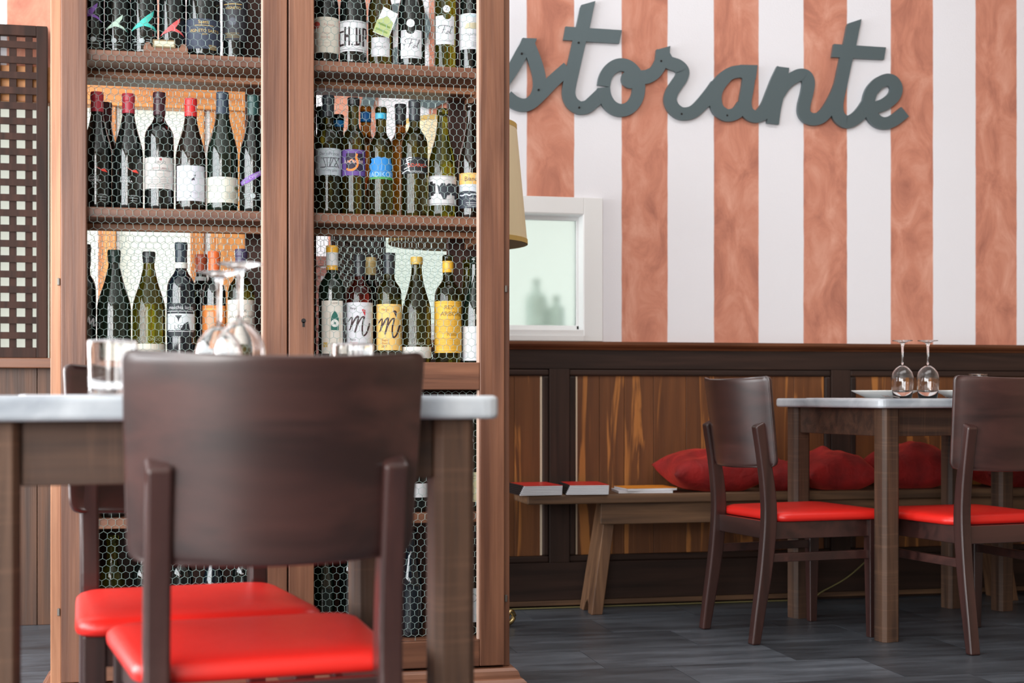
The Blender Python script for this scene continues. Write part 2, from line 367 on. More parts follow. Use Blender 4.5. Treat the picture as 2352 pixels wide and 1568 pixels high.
for (a, b) in zip([s[1] for s in stiles], [s[0] for s in stiles][1:]+[UR]):
    wd = .026
    for (x0, x1, z0, z1) in [(a, b, .90-wd, .90), (a, b, .172, .172+wd), (a, a+wd, .172+wd, .90-wd), (b-wd, b, .172+wd, .90-wd)]:
        tpart('moulding', x0, x1, WV-.027, WV-.008, z0, z1, M_FRAMEX if x1-x0 > z1-z0 else M_FRAMEZ, .007)
    n = max(2, round((b-a-2*wd)/.115)); x = a+wd
    ws = [random.uniform(.8, 1.2) for _ in range(n)]; tot = sum(ws)
    for k in range(n):
        q = (b-a-2*wd)*ws[k]/tot
        tpart('panel_board', x+.0006, x+q-.0006, WV-.016-random.uniform(0, .0015), WV-.008, .172+wd, .90-wd, M_PANEL, .0012)
        x += q
tpart('bare_wood_strip', stiles[1][0]-.034, stiles[1][0]-.0265, WV-.0185, WV-.015, .20, .872, M_BARE, 0)
tpart('bare_wood_strip', stiles[1][1]+.0265, stiles[1][1]+.033, WV-.0185, WV-.015, .20, .872, M_BARE, 0)
# lower boarding under the honey pine window
trim2 = struct(MB().box(UL, GU1, WV-.008, WV, 0, GZ0-.03).build('trim_2', M_FRAMEX))
x = UL
while x < GU1-.02:
    b = min(x+.16, GU1); tpart('panel_board', x+.001, b-.001, WV-.022, WV-.008, 0, GZ0-.03, M_PANEL2, .0015, trim2); x += .16

# --- serving hatch (window_1): white casing, frosted pane, lit room with bottles behind it
hatch = struct(MB().box(HU0-.07, HU0, WV-.022, WV+.1, HZ0-.04, HZ1+.062).build('window_1', M_WHITE, bevel=.003))
def hpart(n, *a, m=M_WHITE, bev=.002): return MB().box(*a).build(n, m, hatch, bevel=bev)
hpart('casing', HU1, HU1+.074, WV-.022, WV+.1, HZ0-.04, HZ1+.062)
hpart('casing', HU0, HU1, WV-.022, WV+.1, HZ1, HZ1+.062)
hpart('casing', HU0, HU1, WV-.026, WV+.1, HZ0-.04, HZ0-.018)
hpart('reveal', HU0-.001, HU1+.001, WV-.02, WV+.119, HZ0-.018, HZ0+.003)
hpart('reveal', HU0-.001, HU1+.001, WV-.02, WV+.119, HZ1-.003, HZ1+.002)
hpart('reveal', HU1-.003, HU1+.002, WV-.02, WV+.119, HZ0+.003, HZ1-.003)
hpart('sash', HU0, HU1, WV+.045, WV+.07, HZ0+.003, HZ0+.022)
hpart('sash', HU0, HU1, WV+.045, WV+.07, HZ1-.018, HZ1)
hpart('sash', HU1-.012, HU1, WV+.045, WV+.07, HZ0+.006, HZ1-.018)
hpart('pane', HU0, HU1-.012, WV+.054, WV+.06, HZ0+.006, HZ1-.018, m=M_FROST, bev=0)
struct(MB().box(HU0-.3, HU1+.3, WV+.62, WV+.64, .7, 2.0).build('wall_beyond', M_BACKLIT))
struct(MB().box(HU0-.3, HU1+.3, WV+.12, WV+.62, 1.0, HZ0-.0005).build('shelf_ledge', M_WHITE))

# --- honey pine window (window_2)
gw = struct(MB().box(GU0, GU1, WV-.03, WV+.05, GZ1-.125, GZ1).build('window_2', M_ORANGEX, bevel=.003))
def gpart(n, *a, m=M_ORANGE, bev=.003): return MB().box(*a).build(n, m, gw, bevel=bev)
gpart('sill', GU0-.02, GU1-.001, WV-.07, WV+.05, GZ0-.035, GZ0, m=M_CAP)
gpart('pane', GU0, GU1, WV+.03, WV+.036, GZ0, GZ1-.125, m=M_PANE, bev=0)
for a, b in [(-.53, -.49), (-.365, -.305), (-.05, .0), (.04, .148), (-1.35, -1.29), (-.95, -.88)]:
    gpart('mullion', a, b, WV-.02, WV+.03, GZ0, GZ1-.125)
gpart('bead', -.305, -.295, WV-.005, WV+.03, GZ0, GZ1-.125, m=M_WHITE)
gpart('bead', .0, .02, WV-.005, WV+.03, GZ0, GZ1-.125, m=M_WHITE)
gpart('mullion', .0205, .0395, WV-.008, WV+.03, GZ0, GZ1-.125)
gpart('bead', -.375, -.366, WV-.005, WV+.03, GZ0, GZ1-.125, m=M_WHITE)

# --- lattice leaning before that window
def lattice(name, label, x0, x1, z0, z1, m, pitch, sw, frame, loc, rz, legs=0):
    t = thing(name, label, 'lattice', loc, rz)
    for a in ((x0, x0+frame), (x1-frame, x1)):
        if legs: MB().box(a[0], a[1], -.014, .014, 0, z0).build('leg', m, t, bevel=.002)
    for a in [(x0, x0+frame, z0, z1), (x1-frame, x1, z0, z1)]: MB().box(a[0], a[1], -.014, .014, a[2], a[3]).build('frame_post', m, t, bevel=.002)
    for a in [(z0, z0+frame), (z1-frame, z1)]: MB().box(x0+frame, x1-frame, -.014, .014, a[0], a[1]).build('frame_rail', m, t, bevel=.002)
    hm = MB().box(x0+frame, x1-frame, -.010, 0, -sw/2, sw/2).mesh('slat'); hm.materials.append(m)
    vm = MB().box(-sw/2, sw/2, 0, .010, z0+frame, z1-frame).mesh('slat'); vm.materials.append(m)
    z = z0+frame+pitch-sw/2
    while z < z1-frame-sw*.4:
        o = obj('slat', hm, m, t); o.location = (0, 0, z); z += pitch
    x = x1-frame-pitch*.5
    while x > x0+frame+sw*.4:
        o = obj('slat', vm, m, t); o.location = (x, 0, 0); x -= pitch
    return t
lattice('lattice_screen', 'dark walnut square lattice on the honey pine window sill', -1.25, -.532, 0, 1.147, M_LATT, .0528, .0235, .036, (0, WV-.055, GZ0), 0)
l0 = R2(-.45, 4.99)
lattice('lattice_screen', 'mauve brown lattice standing flat to the wall behind the wine cabinet', -.36, .0, .80, 1.30, M_LATT2, .047, .028, .035, (l0[0]-.02, WV-.07, 0), 0, 1)
a1 = R2(-.541, 4.34); b1 = R2(-.4436, 4.98)
ang = math.atan2(b1[1]-a1[1], b1[0]-a1[0])
lattice('lattice_screen', 'brown lattice set edgeways between the wine cabinet and the hatch', 0, .60, .80, 1.47, M_LATT, .047, .026, .035, (a1[0], a1[1], 0), ang, 1)

# ------------------------------------------------------------------ restaurant sign
SGV = WV-.014
sign = thing('restaurant_sign', 'large grey metal script lettering on the striped wall', 'sign', (0, 0, 0))
z7 = lambda p: (1160+p[0]/4.752, p[1]/4.752)
z8 = lambda p: (1500+p[0]/3.618, 20+p[1]/3.618)
SK = [0]
def letter(name, strokes, polys, holes, i0):
    m = MB(); k = 0
    for tr, pts, wd in strokes:
        c = catmull([tr(p) for p in pts], 7); L, Rr = ribbon(c, wd); n = len(L); y = SGV-.00018*SK[0]; SK[0] += 1
        fr = [P(p.x, p.y, WV-.014) for p in L]+[P(p.x, p.y, WV-.014) for p in Rr]
        v = [(q.x, y, q.z) for q in fr]+[(q.x, SGV+.0105, q.z) for q in fr]
        f = []
        for j in range(n-1):
            f += [(j, j+1, n+j+1, n+j), (2*n+j, 3*n+j, 3*n+j+1, 2*n+j+1), (j, 2*n+j, 2*n+j+1, j+1), (n+j, n+j+1, 3*n+j+1, 3*n+j)]
        f += [(0, n, 3*n, 2*n), (n-1, 3*n-1, 4*n-1, 2*n-1)]
        m.add(v, f)
    for tr, pts in polys:
        q = [P(*tr(p), WV-.014) for p in pts]; y = SGV-.00018*SK[0]; SK[0] += 1
        m.prism([(a.x, a.z) for a in q], y, SGV+.0105, 'y')
    o = m.build(name, M_SIGN, sign)
    for tr, p in holes:
        q = P(*tr(p), WV-.014)
        s = MB().lathe([(.0042, 0), (.0042, .003)], 10).build('screw', M_DARK, o); s.rotation_euler = (math.pi/2, 0, 0); s.location = (q.x, SGV-.0008, q.z)
    return o
ID = lambda p: p
W = 29.0
letter('letter', [(ID, [(905, 20), (880, 110), (860, 180), (842, 246)], W), (ID, [(850, 60), (900, 25), (950, 25), (975, 60), (950, 105), (890, 130)], W), (ID, [(900, 125), (930, 160), (950, 205), (985, 234), (1020, 215), (1040, 180)], W)], [], [], 0)
letter('letter', [(ID, [(1062, 95), (1048, 150), (1035, 205), (1055, 240), (1090, 235), (1130, 195), (1165, 150)], W)], [(ID, [(1060, 40), (1092, 40), (1086, 72), (1054, 72)])], [], 1)
letter('letter', [(z7, [(-60, 960), (90, 745), (185, 575), (262, 445)], 28.5), (z7, [(262, 500), (325, 660), (370, 820), (375, 960), (335, 1070), (270, 1130), (190, 1147), (100, 1115), (20, 1050)], 30),
                  (z7, [(300, 1110), (400, 1015), (530, 880), (690, 740)], 31)],
       [(z7, [(190, 415), (348, 420), (318, 500), (330, 545), (250, 600), (130, 560)])], [(z7, (182, 587)), (z7, (365, 982))], 2)
letter('letter', [(z7, [(893, 90), (850, 300), (810, 455), (750, 720), (702, 940), (697, 1040), (730, 1120), (790, 1168), (840, 1178), (905, 1160), (965, 1110), (1060, 1020)], 30.5)],
       [(z7, [(660, 290), (1275, 330), (1245, 475), (635, 437)]), (z7, [(832, 55), (985, 12), (960, 120), (815, 130)])], [(z7, (802, 468)), (z7, (808, 1175))], 3)
ring = [(1268+192*math.cos(t), 955+249*math.sin(t)) for t in [math.pi*k/10 for k in range(11)]]; ring2 = [(1268+192*math.cos(t), 955-249*math.sin(t)) for t in [math.pi*(k/10-.02) for k in range(11)]]
blob = [(1372+104*math.cos(t), 862+104*math.sin(t)) for t in [2*math.pi*k/20 for k in range(20)]]
letter('letter', [(z7, ring, 29.5), (z7, ring2, 29.5), (z7, [(1380, 850), (1470, 845), (1545, 838), (1600, 815)], 32)], [(z7, blob)], [], 4)
letter('letter', [(z7, [(1560, 836), (1625, 800), (1680, 725), (1715, 640), (1727, 545)], 30), (z7, [(1735, 655), (1805, 690), (1885, 718), (1938, 775), (1925, 845), (1875, 920), (1822, 1005), (1802, 1090), (1830, 1170), (1890, 1225), (1955, 1243), (2040, 1225), (2120, 1165), (2230, 1035), (2310, 925)], 29.5)],
       [(z7, [(1650, 545), (1803, 503), (1793, 570), (1830, 637), (1760, 700), (1640, 640)])], [(z7, (1702, 668)), (z7, (1925, 1245))], 5)
letter('letter', [(z8, [(420, 785), (500, 680), (570, 590), (650, 535), (740, 520), (800, 522)], 28.5), (z8, [(610, 560), (540, 650), (516, 740), (535, 830), (590, 878), (640, 886), (700, 860), (745, 800)], 28.5),
                  (z8, [(803, 510), (785, 650), (765, 780), (785, 862), (845, 897), (905, 880), (930, 860)], 28.5)],
       [(z8, [(720, 467), (867, 470), (850, 590), (740, 580), (700, 560)])], [(z8, (614, 888))], 6)
letter('letter', [(z8, [(890, 885), (945, 810), (990, 700), (1030, 600), (1078, 500)], 29), (z8, [(1079, 487), (1065, 590), (1040, 700), (1010, 830), (993, 957)], 27.5),
                  (z8, [(1025, 740), (1080, 650), (1140, 590), (1215, 552), (1268, 562), (1290, 615), (1278, 700), (1254, 800), (1254, 865), (1288, 907), (1340, 920), (1400, 898), (1460, 830), (1520, 720), (1560, 620)], 28.5)],
       [], [(z8, (1230, 551)), (z8, (1300, 916))], 7)
letter('letter', [(z8, [(1662, 150), (1632, 300), (1600, 430), (1560, 620), (1527, 780), (1535, 880), (1580, 932), (1625, 940), (1690, 905), (1745, 845), (1800, 760)], 29)],
       [(z8, [(1500, 295), (1932, 323), (1915, 425), (1483, 403)]), (z8, [(1617, 125), (1728, 88), (1712, 170), (1604, 170)])], [(z8, (1601, 428)), (z8, (1607, 945))], 8)
letter('letter', [(z8, [(1830, 826), (1920, 795), (1995, 735), (2020, 665), (1992, 608), (1940, 592), (1870, 622), (1826, 672)], 28), (z8, [(1850, 640), (1812, 690), (1788, 780), (1805, 865), (1855, 930), (1920, 953), (1995, 930), (2091, 857)], 28)],
       [], [(z8, (1940, 583))], 9)

# ------------------------------------------------------------------ wine cabinet
CV = 3.68; CVB = 4.05
cu0, cu1 = PU(115, CV), PU(1172, CV)
cab = thing('wine_cabinet', 'tall brown wooden wine cabinet with two chicken wire doors', 'cabinet', (0, 0, 0))
def cpart(n, *a, m=M_CABZ, bev=.0025, parent=None): return MB().box(*a).build(n, m, parent or cab, bevel=bev)
CTOP = 2.25
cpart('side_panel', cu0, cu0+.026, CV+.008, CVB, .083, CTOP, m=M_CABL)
cpart('side_panel', cu1-.020, cu1, CV+.008, CVB, .083, CTOP)
pu = .21
cpart('partition', pu-.012, pu+.012, CV+.03, CVB, .083, CTOP, m=M_CABSHADE)
cpart('back_post', .1105, pu-.012, CVB-.03, CVB, .083, CTOP, m=M_CABSHADE)
cpart('back_post', pu+.012, .307, CVB-.03, CVB, .083, CTOP, m=M_CABSHADE)
cpart('back_post', .682, cu1-.020, CVB-.03, CVB, .083, CTOP, m=M_CABSHADE)
cpart('back_panel', cu0+.026, pu-.013, CVB-.012, CVB-.004, .083, .87, m=M_CABSHADE)
cpart('back_panel', pu+.013, cu1-.021, CVB-.012, CVB-.004, .083, .87, m=M_CABSHADE)
cpart('top_panel', cu0-.03, cu1+.03, CV-.02, CVB+.02, CTOP, CTOP+.03, m=M_CABX)
SH = [1.669, 1.274, .885, .491, .158]; SV0, SV1 = 3.712, 4.016
for i, h in enumerate(SH):
    for a, b in ((cu0+.027, pu-.013), (pu+.013, cu1-.021)):
        cpart('shelf', a, b, SV0, SV1, h-.027, h, m=M_CABX)
        if i < 2:
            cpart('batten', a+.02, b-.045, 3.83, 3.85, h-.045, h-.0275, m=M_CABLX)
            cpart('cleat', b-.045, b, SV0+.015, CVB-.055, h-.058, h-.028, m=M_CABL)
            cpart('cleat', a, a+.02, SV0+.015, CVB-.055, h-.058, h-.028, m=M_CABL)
# plinth with a stepped moulding
pr = [(.0, .083), (.014, .081), (.022, .074), (.026, .064), (.027, .056), (.034, .054), (.042, .046), (.044, .036), (.044, 0)]
MB().rings([[(cu0-q, CV+.008-q, z), (cu1+q-.004, CV+.008-q, z), (cu1+q-.004, CVB+q*.3, z), (cu0-q, CVB+q*.3, z)] for q, z in pr]).build('plinth', M_CABX, cab)
# chicken wire
def wire(x0, x1, z0, z1, y, parent, seed=0):
    rnd = random.Random(seed); m = MB(); wx = .0192; wz = .0168; r = .00055
    nx = int((x1-x0)/wx)+2; nz = int((z1-z0)/wz)+2
    jit = {}
    def node(i, j, s):
        k = (i, j, s)
        if k not in jit:
            x = x0+(i+(.5 if j % 2 else 0))*wx+0.0007*rnd.uniform(-1, 1); z = z0+j*wz+(.0115 if s else 0)+.0009*rnd.uniform(-1, 1)
            jit[k] = (x+.004*math.sin(z*9+seed), y+.0012*math.sin(x*30+z*20), z)
        return jit[k]
    def seg(a, b):
        if not (x0 <= a[0] <= x1 and x0 <= b[0] <= x1 and z0 <= a[2] <= z1 and z0 <= b[2] <= z1): return
        A, B = Vector(a), Vector(b); t = (B-A).normalized(); n1 = Vector((0, 1, 0)); n2 = t.cross(n1)
        rr = r*1.45 if abs(t.z) > .95 else r
        vs = [p+rr*(math.cos(q)*n1+math.sin(q)*n2) for p in (A, B) for q in (math.pi, math.pi/3, -math.pi/3)]
        m.add(vs, [(0, 1, 4, 3), (1, 2, 5, 4), (2, 0, 3, 5)])
    for j in range(-1, nz):
        for i in range(-1, nx):
            seg(node(i, j, 0), node(i, j, 1))
            if j % 2: seg(node(i, j, 1), node(i, j+1, 0)); seg(node(i, j, 1), node(i+1, j+1, 0))
            else: seg(node(i, j, 1), node(i-1, j+1, 0)); seg(node(i, j, 1), node(i, j+1, 0))
    o = m.build('wire_mesh', M_WIRE, parent); o['kind'] = 'stuff'; return o
dx = [PU(p, CV) for p in (140, 199, 604, 659.5, 662.5, 721, 1101.5, 1158)]
RZ = [(.088, .158), (.815, .887), (2.15, 2.22)]
for k, (a, b, c, d) in enumerate((dx[:4], dx[4:])):
    door = MB().box(a, b, CV-.004, CV+.024, .088, 2.22).build('door', M_CABZ, cab, bevel=.0025)
    cpart('stile', c, d, CV-.004, CV+.024, .088, 2.22, parent=door)
    for z0, z1 in RZ: cpart('rail', b, c, CV-.003, CV+.023, z0, z1, m=M_CABX, parent=door)
    for z0, z1, s in ((.16, .813, 3), (.889, 2.148, 5)):
        wire(b-.003, c+.003, z0-.004, z1+.004, CV+.0265, door, s+k*11)
    # rebate strips that hold the wire; pale tone paints daylight on the stile edges
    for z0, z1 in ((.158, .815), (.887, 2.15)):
        cpart('bead_strip', c-.004, c, CV+.006, CV+.0235, z0, z1, m=pmat('lit_bead', (214, 182, 164), .5), parent=door, bev=0)
    hx = a-.006 if k == 0 else d+.006
    for hz in (P(1165, 663, CV).z, P(1165, 1374, CV).z):
        MB().box(hx-.003, hx+.003, CV+.001, CV+.0078, hz-.009, hz+.009).build('hinge', M_HINGE, door, bevel=.001)
    if k == 1:
        q = P(697, 741, CV)
        m = MB().prism([(q.x+.006*math.cos(t), q.z+.006*math.sin(t)+.005) for t in [2*math.pi*i/14 for i in range(14)]], CV-.0046, CV-.004, 'y')
        m.box(q.x-.003, q.x+.003, CV-.0046, CV-.004, q.z-.011, q.z+.002).build('keyhole', M_DARK, door)
for a, b, s in ((cu0+.05, .1105, 40), (.307, .682, 41)):
    wire(a, b, .889, CTOP-.1, CVB-.012, cab, s)

# ------------------------------------------------------------------ bottles
def glassmat(kind):
    T = {'black': ((10, 14, 13), 0), 'green': ((14, 26, 18), 0), 'brown': ((26, 16, 10), 0),
         'olive': ((112, 110, 24), 1), 'dkolive': ((78, 72, 22), 1), 'amber': ((120, 74, 22), 1), 'rose': ((120, 30, 20), 1), 'bluish': ((14, 22, 30), 0)}[kind]
    n = 'bottle_glass_'+kind
    if n in MATS: return MATS[n]
    if T[1]: return pmat(n, T[0], .03, 0, .5, Transmission_Weight=.92, IOR=1.42)
    return pmat(n, T[0], .05, 0, .6, Coat_Weight=.3, Coat_Roughness=.02)
def cmat(col, rough=.5, metal=0):
    return pmat('paint_%d_%d_%d_%d' % (*col, int(rough*100)), col, rough, metal)
def profile(kind, R, H):
    nr = .0142
    if kind == 'bord':
        s = [(.60, 1), (.635, .985), (.67, .92), (.70, .80), (.725, .64), (.745, .52)]
        p = [(R*.9, 0), (R*.985, .004), (R, .012)]+[(max(R*k, nr), H*h) for h, k in s]+[(nr, H*.78), (nr*.97, H-.022)]
    else:
        s = [(.46, 1), (.50, .985), (.55, .93), (.60, .83), (.65, .715), (.70, .605), (.75, .51), (.80, .435)]
        p = [(R*.9, 0), (R*.985, .004), (R, .012)]+[(max(R*k, nr), H*h) for h, k in s]+[(nr*1.0, H*.86), (nr*.96, H-.022)]
    return p+[(nr*.96, H-.017), (nr*1.1, H-.016), (nr*1.1, H-.004), (nr*.95, H)]
def textpolys(s, size):
    cu = bpy.data.curves.new('t', 'FONT'); cu.body = s; cu.size = size; cu.align_x = 'CENTER'; cu.align_y = 'CENTER'; cu.resolution_u = 3
    o = bpy.data.objects.new('t', cu); COL.objects.link(o)
    dg = bpy.context.evaluated_depsgraph_get(); dg.update(); me = bpy.data.meshes.new_from_object(o.evaluated_get(dg))
    v = [(p.co.x, p.co.y) for p in me.vertices]; f = [tuple(p.vertices) for p in me.polygons]
    bpy.data.objects.remove(o); bpy.data.curves.remove(cu); bpy.data.meshes.remove(me)
    return v, f
def wrap(v2, faces, R, name, m, parent):
    """2-D (arc, height) mesh laid round a cylinder of radius R, front towards -Y"""
    bm = bmesh.new(); vs = [bm.verts.new((x, y, 0)) for x, y in v2]
    for f in faces:
        try: bm.faces.new([vs[i] for i in f])
        except ValueError: pass
    if not v2: bm.free(); return None
    st = R*.14; x0 = min(x for x, _ in v2); x1 = max(x for x, _ in v2); k = math.floor(x0/st)+1
    while k*st < x1:
        bmesh.ops.bisect_plane(bm, geom=bm.verts[:]+bm.edges[:]+bm.faces[:], plane_co=(k*st, 0, 0), plane_no=(1, 0, 0)); k += 1
    for v in bm.verts:
        a = v.co.x/R; v.co = Vector((R*math.sin(a), -R*math.cos(a), v.co.y))
    bmesh.ops.recalc_face_normals(bm, faces=bm.faces)
    me = bpy.data.meshes.new(name); bm.to_mesh(me); bm.free()
    return obj(name, me, m, parent, smooth=False)
def neckr(prof, z):
    for (r0, z0), (r1, z1) in zip(prof, prof[1:]):
        if z0 <= z <= z1: return r0+(r1-r0)*((z-z0)/(z1-z0) if z1 > z0 else 0)
    return prof[-1][0]
def bottle(label, row, px, top, wpx, kind='bord', glass='black', cap=None, lab=None, prints=(), back=0, H=None, group=None, rim=None):
    """row: shelf index; px: column of its axis; top: row of its mouth (or H metres); cap=(colour, metres); lab=(y0,y1,colour[,halfwidth px])"""
    v = 3.772+back; a = (px-1176)/F; Z = v/(CS-a*SN); base = SH[row]
    u = PU(px, v)
    if H is None: H = EYE+(HOR-top)*Z/F-base
    R = wpx/2*Z/F; Zf = Z-R*.9
    rz = math.atan2(-u, v)
    t = thing('wine_bottle', label, 'bottle', (u, v, base), rz, group)
    rz_ = math.atan2(u, v); t.rotation_euler = (0, 0, -rz_)
    pf = profile(kind, R, H)
    MB().lathe(pf, 32).build('glass_body', glassmat(glass), t, smooth=True)
    if cap:
        col, ln = cap[0], cap[1]; mt = cmat(col, .35 if len(cap) < 3 else cap[2])
        c = [(neckr(pf, H-ln)+.0007, H-ln), (neckr(pf, H-ln)+.0012, H-ln+.001), (.0155, H-.0195), (.0153, H-.0185), (.0163, H-.0175), (.0165, H-.004), (.0155, H+.0008), (.0, H+.0012)]
        if len(cap) > 3:   # a band below the bare mouth
            c = [(neckr(pf, H-ln)+.0008, H-ln), (neckr(pf, H-ln)+.0012, H-ln+.001), (.0150, H-cap[3]-.001), (.0146, H-cap[3])]
        MB().lathe(c, 24).build('capsule' if len(cap) < 4 else 'neck_band', mt, t, smooth=len(cap) > 3)
    if rim:
        z = H-rim[1]; MB().lathe([(.0160, z), (.0162, z+.001), (.0162, z+rim[2]), (.0160, z+rim[2]+.001)], 24).build('neck_strip', cmat(rim[0]), t)
    def hx(x): return R*math.asin(max(-.97, min(.97, (x-px)*Zf/F/R)))
    def hz(y): return EYE+(HOR-y)*Zf/F-base
    par = t
    if lab:
        y0, y1, col = lab[:3]; hw = lab[3] if len(lab) > 3 else wpx*.47
        xa = R*math.asin(min(.96, hw*Zf/F/R))*(1.25 if len(lab) < 4 else 1)
        z0, z1 = hz(y1), hz(y0)
        par = wrap([(-xa, z0), (xa, z0), (xa, z1), (-xa, z1)], [(0, 1, 2, 3)], R+.0007, 'label', cmat(col, .6), t)
    groups = {}
    for p in prints:
        k = p[0]; col = p[-1]; V, Fc = groups.setdefault(col, ([], []))
        n = len(V)
        if k == 't':
            _, s, x, y, h = p[:5]; rot = p[5] if len(p) > 6 else 0
            tv, tf = textpolys(s, h*Zf/F/.70); c, sn = math.cos(rot), math.sin(rot)
            V += [(hx(x)+q[0]*c-q[1]*sn, hz(y)+q[0]*sn+q[1]*c) for q in tv]; Fc += [tuple(i+n for i in f) for f in tf]
        elif k == 'p':
            V += [(hx(x), hz(y)) for x, y in p[1]]; Fc.append(tuple(range(n, n+len(p[1]))))
        elif k == 'r':
            x0, y0, x1, y1 = p[1:5]; V += [(hx(x0), hz(y1)), (hx(x1), hz(y1)), (hx(x1), hz(y0)), (hx(x0), hz(y0))]; Fc.append((n, n+1, n+2, n+3))
        elif k == 'd':
            _, x, y, rr, _c = p; V += [(hx(x+rr*math.cos(q)), hz(y+rr*math.sin(q))) for q in [2*math.pi*i/16 for i in range(16)]]; Fc.append(tuple(range(n, n+16)))
        elif k == 's':
            pts = catmull(p[1], 4); wd = p[2]
            L, Rr = ribbon(pts, wd); m_ = len(L)
            V += [(hx(q.x), hz(q.y)) for q in L]+[(hx(q.x), hz(q.y)) for q in Rr]
            Fc += [(n+i, n+i+1, n+m_+i+1, n+m_+i) for i in range(m_-1)]
    for i, (col, (V, Fc)) in enumerate(groups.items()):
        wrap(V, Fc, R+.0011+.00015*i, 'print', cmat(col, .6), par)
    return t
WHT, BLK, GRY, GLD, CRM = (212, 212, 216), (24, 22, 24), (120, 120, 124), (206, 176, 104), (208, 203, 190)
def lines(x, y0, n, w, dy, col, h=1.4): return [('r', x-w*(1-.12*(i % 3)), y0+i*dy, x+w*(1-.1*((i+1) % 3)), y0+i*dy+h, col) for i in range(n)]
def bird(x, y, s, col): return [('p', [(x-34*s, y+16*s), (x-18*s, y-2*s), (x+4*s, y-22*s), (x+22*s, y-38*s), (x+20*s, y-24*s), (x+8*s, y-6*s), (x+24*s, y+2*s), (x+34*s, y+16*s), (x+18*s, y+6*s), (x-2*s, y+2*s)], col)]
def crest(x, y): return [('d', x, y, 6, (170, 178, 180)), ('r', x-22, y-4, x-9, y-2.6, (150, 160, 162)), ('r', x+9, y-4, x+22, y-2.6, (150, 160, 162)), ('r', x-20, y+1, x-9, y+2.2, (150, 160, 162)), ('r', x+9, y+1, x+20, y+2.2, (150, 160, 162)), ('r', x-17, y+9, x+17, y+10.4, (150, 160, 162))]
# row 1 (top shelf in view)
B = bottle
TOPG = 'bottles on the upper shelf of the wine cabinet'
PUR, TEAL = (128, 84, 170), (70, 196, 182)
B('black wine bottle with purple bird print, against the left door post', 0, 212, 0, 53, 'burg', 'black', ((40, 40, 44), .06), None, bird(206, 36, .8, PUR)+crest(214, 90), H=.30, group=TOPG)
B('black wine bottle with pale green bird print', 0, 270, 0, 58, 'burg', 'black', ((40, 40, 44), .06), None, bird(266, 60, .72, (188, 214, 198))+crest(262, 94), H=.30, group=TOPG)
B('black wine bottle with turquoise bird print', 0, 331, 0, 60, 'burg', 'black', ((40, 40, 44), .06), None, bird(332, 58, .95, TEAL)+crest(326, 94), H=.30, group=TOPG)
B('black wine bottle with coral red bird print behind the little name holder', 0, 396, 0, 60, 'burg', 'black', ((40, 40, 44), .06), None, bird(396, 70, .8, (226, 92, 94)), H=.30, group=TOPG)
B('wide dark bottle with navy label and gold lettering', 0, 467, 0, 76, 'burg', 'black', ((30, 30, 34), .06), (43, 112, (52, 60, 78)),
  [('t', 'VIGNETO SAETTI', 470, 71, 7, GLD), ('t', 'Saetti', 468, 51, 8, GLD), ('r', 448, 58, 490, 59.2, GLD), ('t', '2014', 470, 79, 4, GLD)]+lines(488, 103, 4, 9, 3, GLD, 1), H=.31, group=TOPG)
B('slim dark bottle with charcoal label and faint gold print', 0, 540, 0, 56, 'burg', 'black', ((30, 30, 34), .06), (-5, 92, (48, 48, 54)),
  [('t', 'VIGNETO', 535, 19, 6, GLD), ('r', 515, 9, 555, 10.5, GLD), ('d', 534, 50, 9, (84, 88, 98))]+lines(534, 76, 4, 17, 3.2, (150, 132, 84), 1), back=.01, H=.31, group=TOPG)
B('dark bottle with cream label and red round seal', 0, 749, 0, 58, 'burg', 'black', ((30, 30, 34), .06), (39, 121, CRM),
  [('d', 727, 57, 8, (196, 84, 74)), ('t', 'Fattoria', 757, 57, 6, (190, 150, 140)), ('t', 'Rosso', 748, 76, 5, (190, 150, 140)), ('t', 'PODERE', 748, 86, 4, (190, 150, 140))]+lines(748, 98, 2, 20, 7, (200, 180, 170), .8), H=.31, group=TOPG)
ch = []
for x0, y0, x1, y1 in [(780, 70, 790, 74), (778, 74, 782, 100), (780, 100, 790, 105), (791, 62, 795, 105), (795, 80, 800, 86), (800, 62, 804, 105), (807, 101, 811, 105), (813, 103, 822, 105), (817, 64, 821, 104), (824, 64, 829, 104), (821, 100, 826, 104), (832, 62, 836, 105), (836, 62, 841, 66), (836, 82, 841, 86), (839, 66, 842, 82)]:
    ch.append(('r', x0, y0, x1, y1, (44, 30, 34)))
B('dark bottle with white label and tall black block lettering', 0, 811, 0, 62, 'burg', 'black', ((30, 30, 34), .06), (47, 118, WHT), ch+[('r', 781, 50, 840, 51, GRY), ('r', 781, 113, 840, 114, (126, 126, 130))], H=.31, group=TOPG)
tg = B('olive brown bottle with a green picture tag on its neck', 0, 874, 0, 58, 'burg', 'dkolive', None, (86, 130, WHT, 21), [('t', 'VERMIGLIO', 873, 108, 4, GRY)], back=.022, H=.31, group=TOPG)
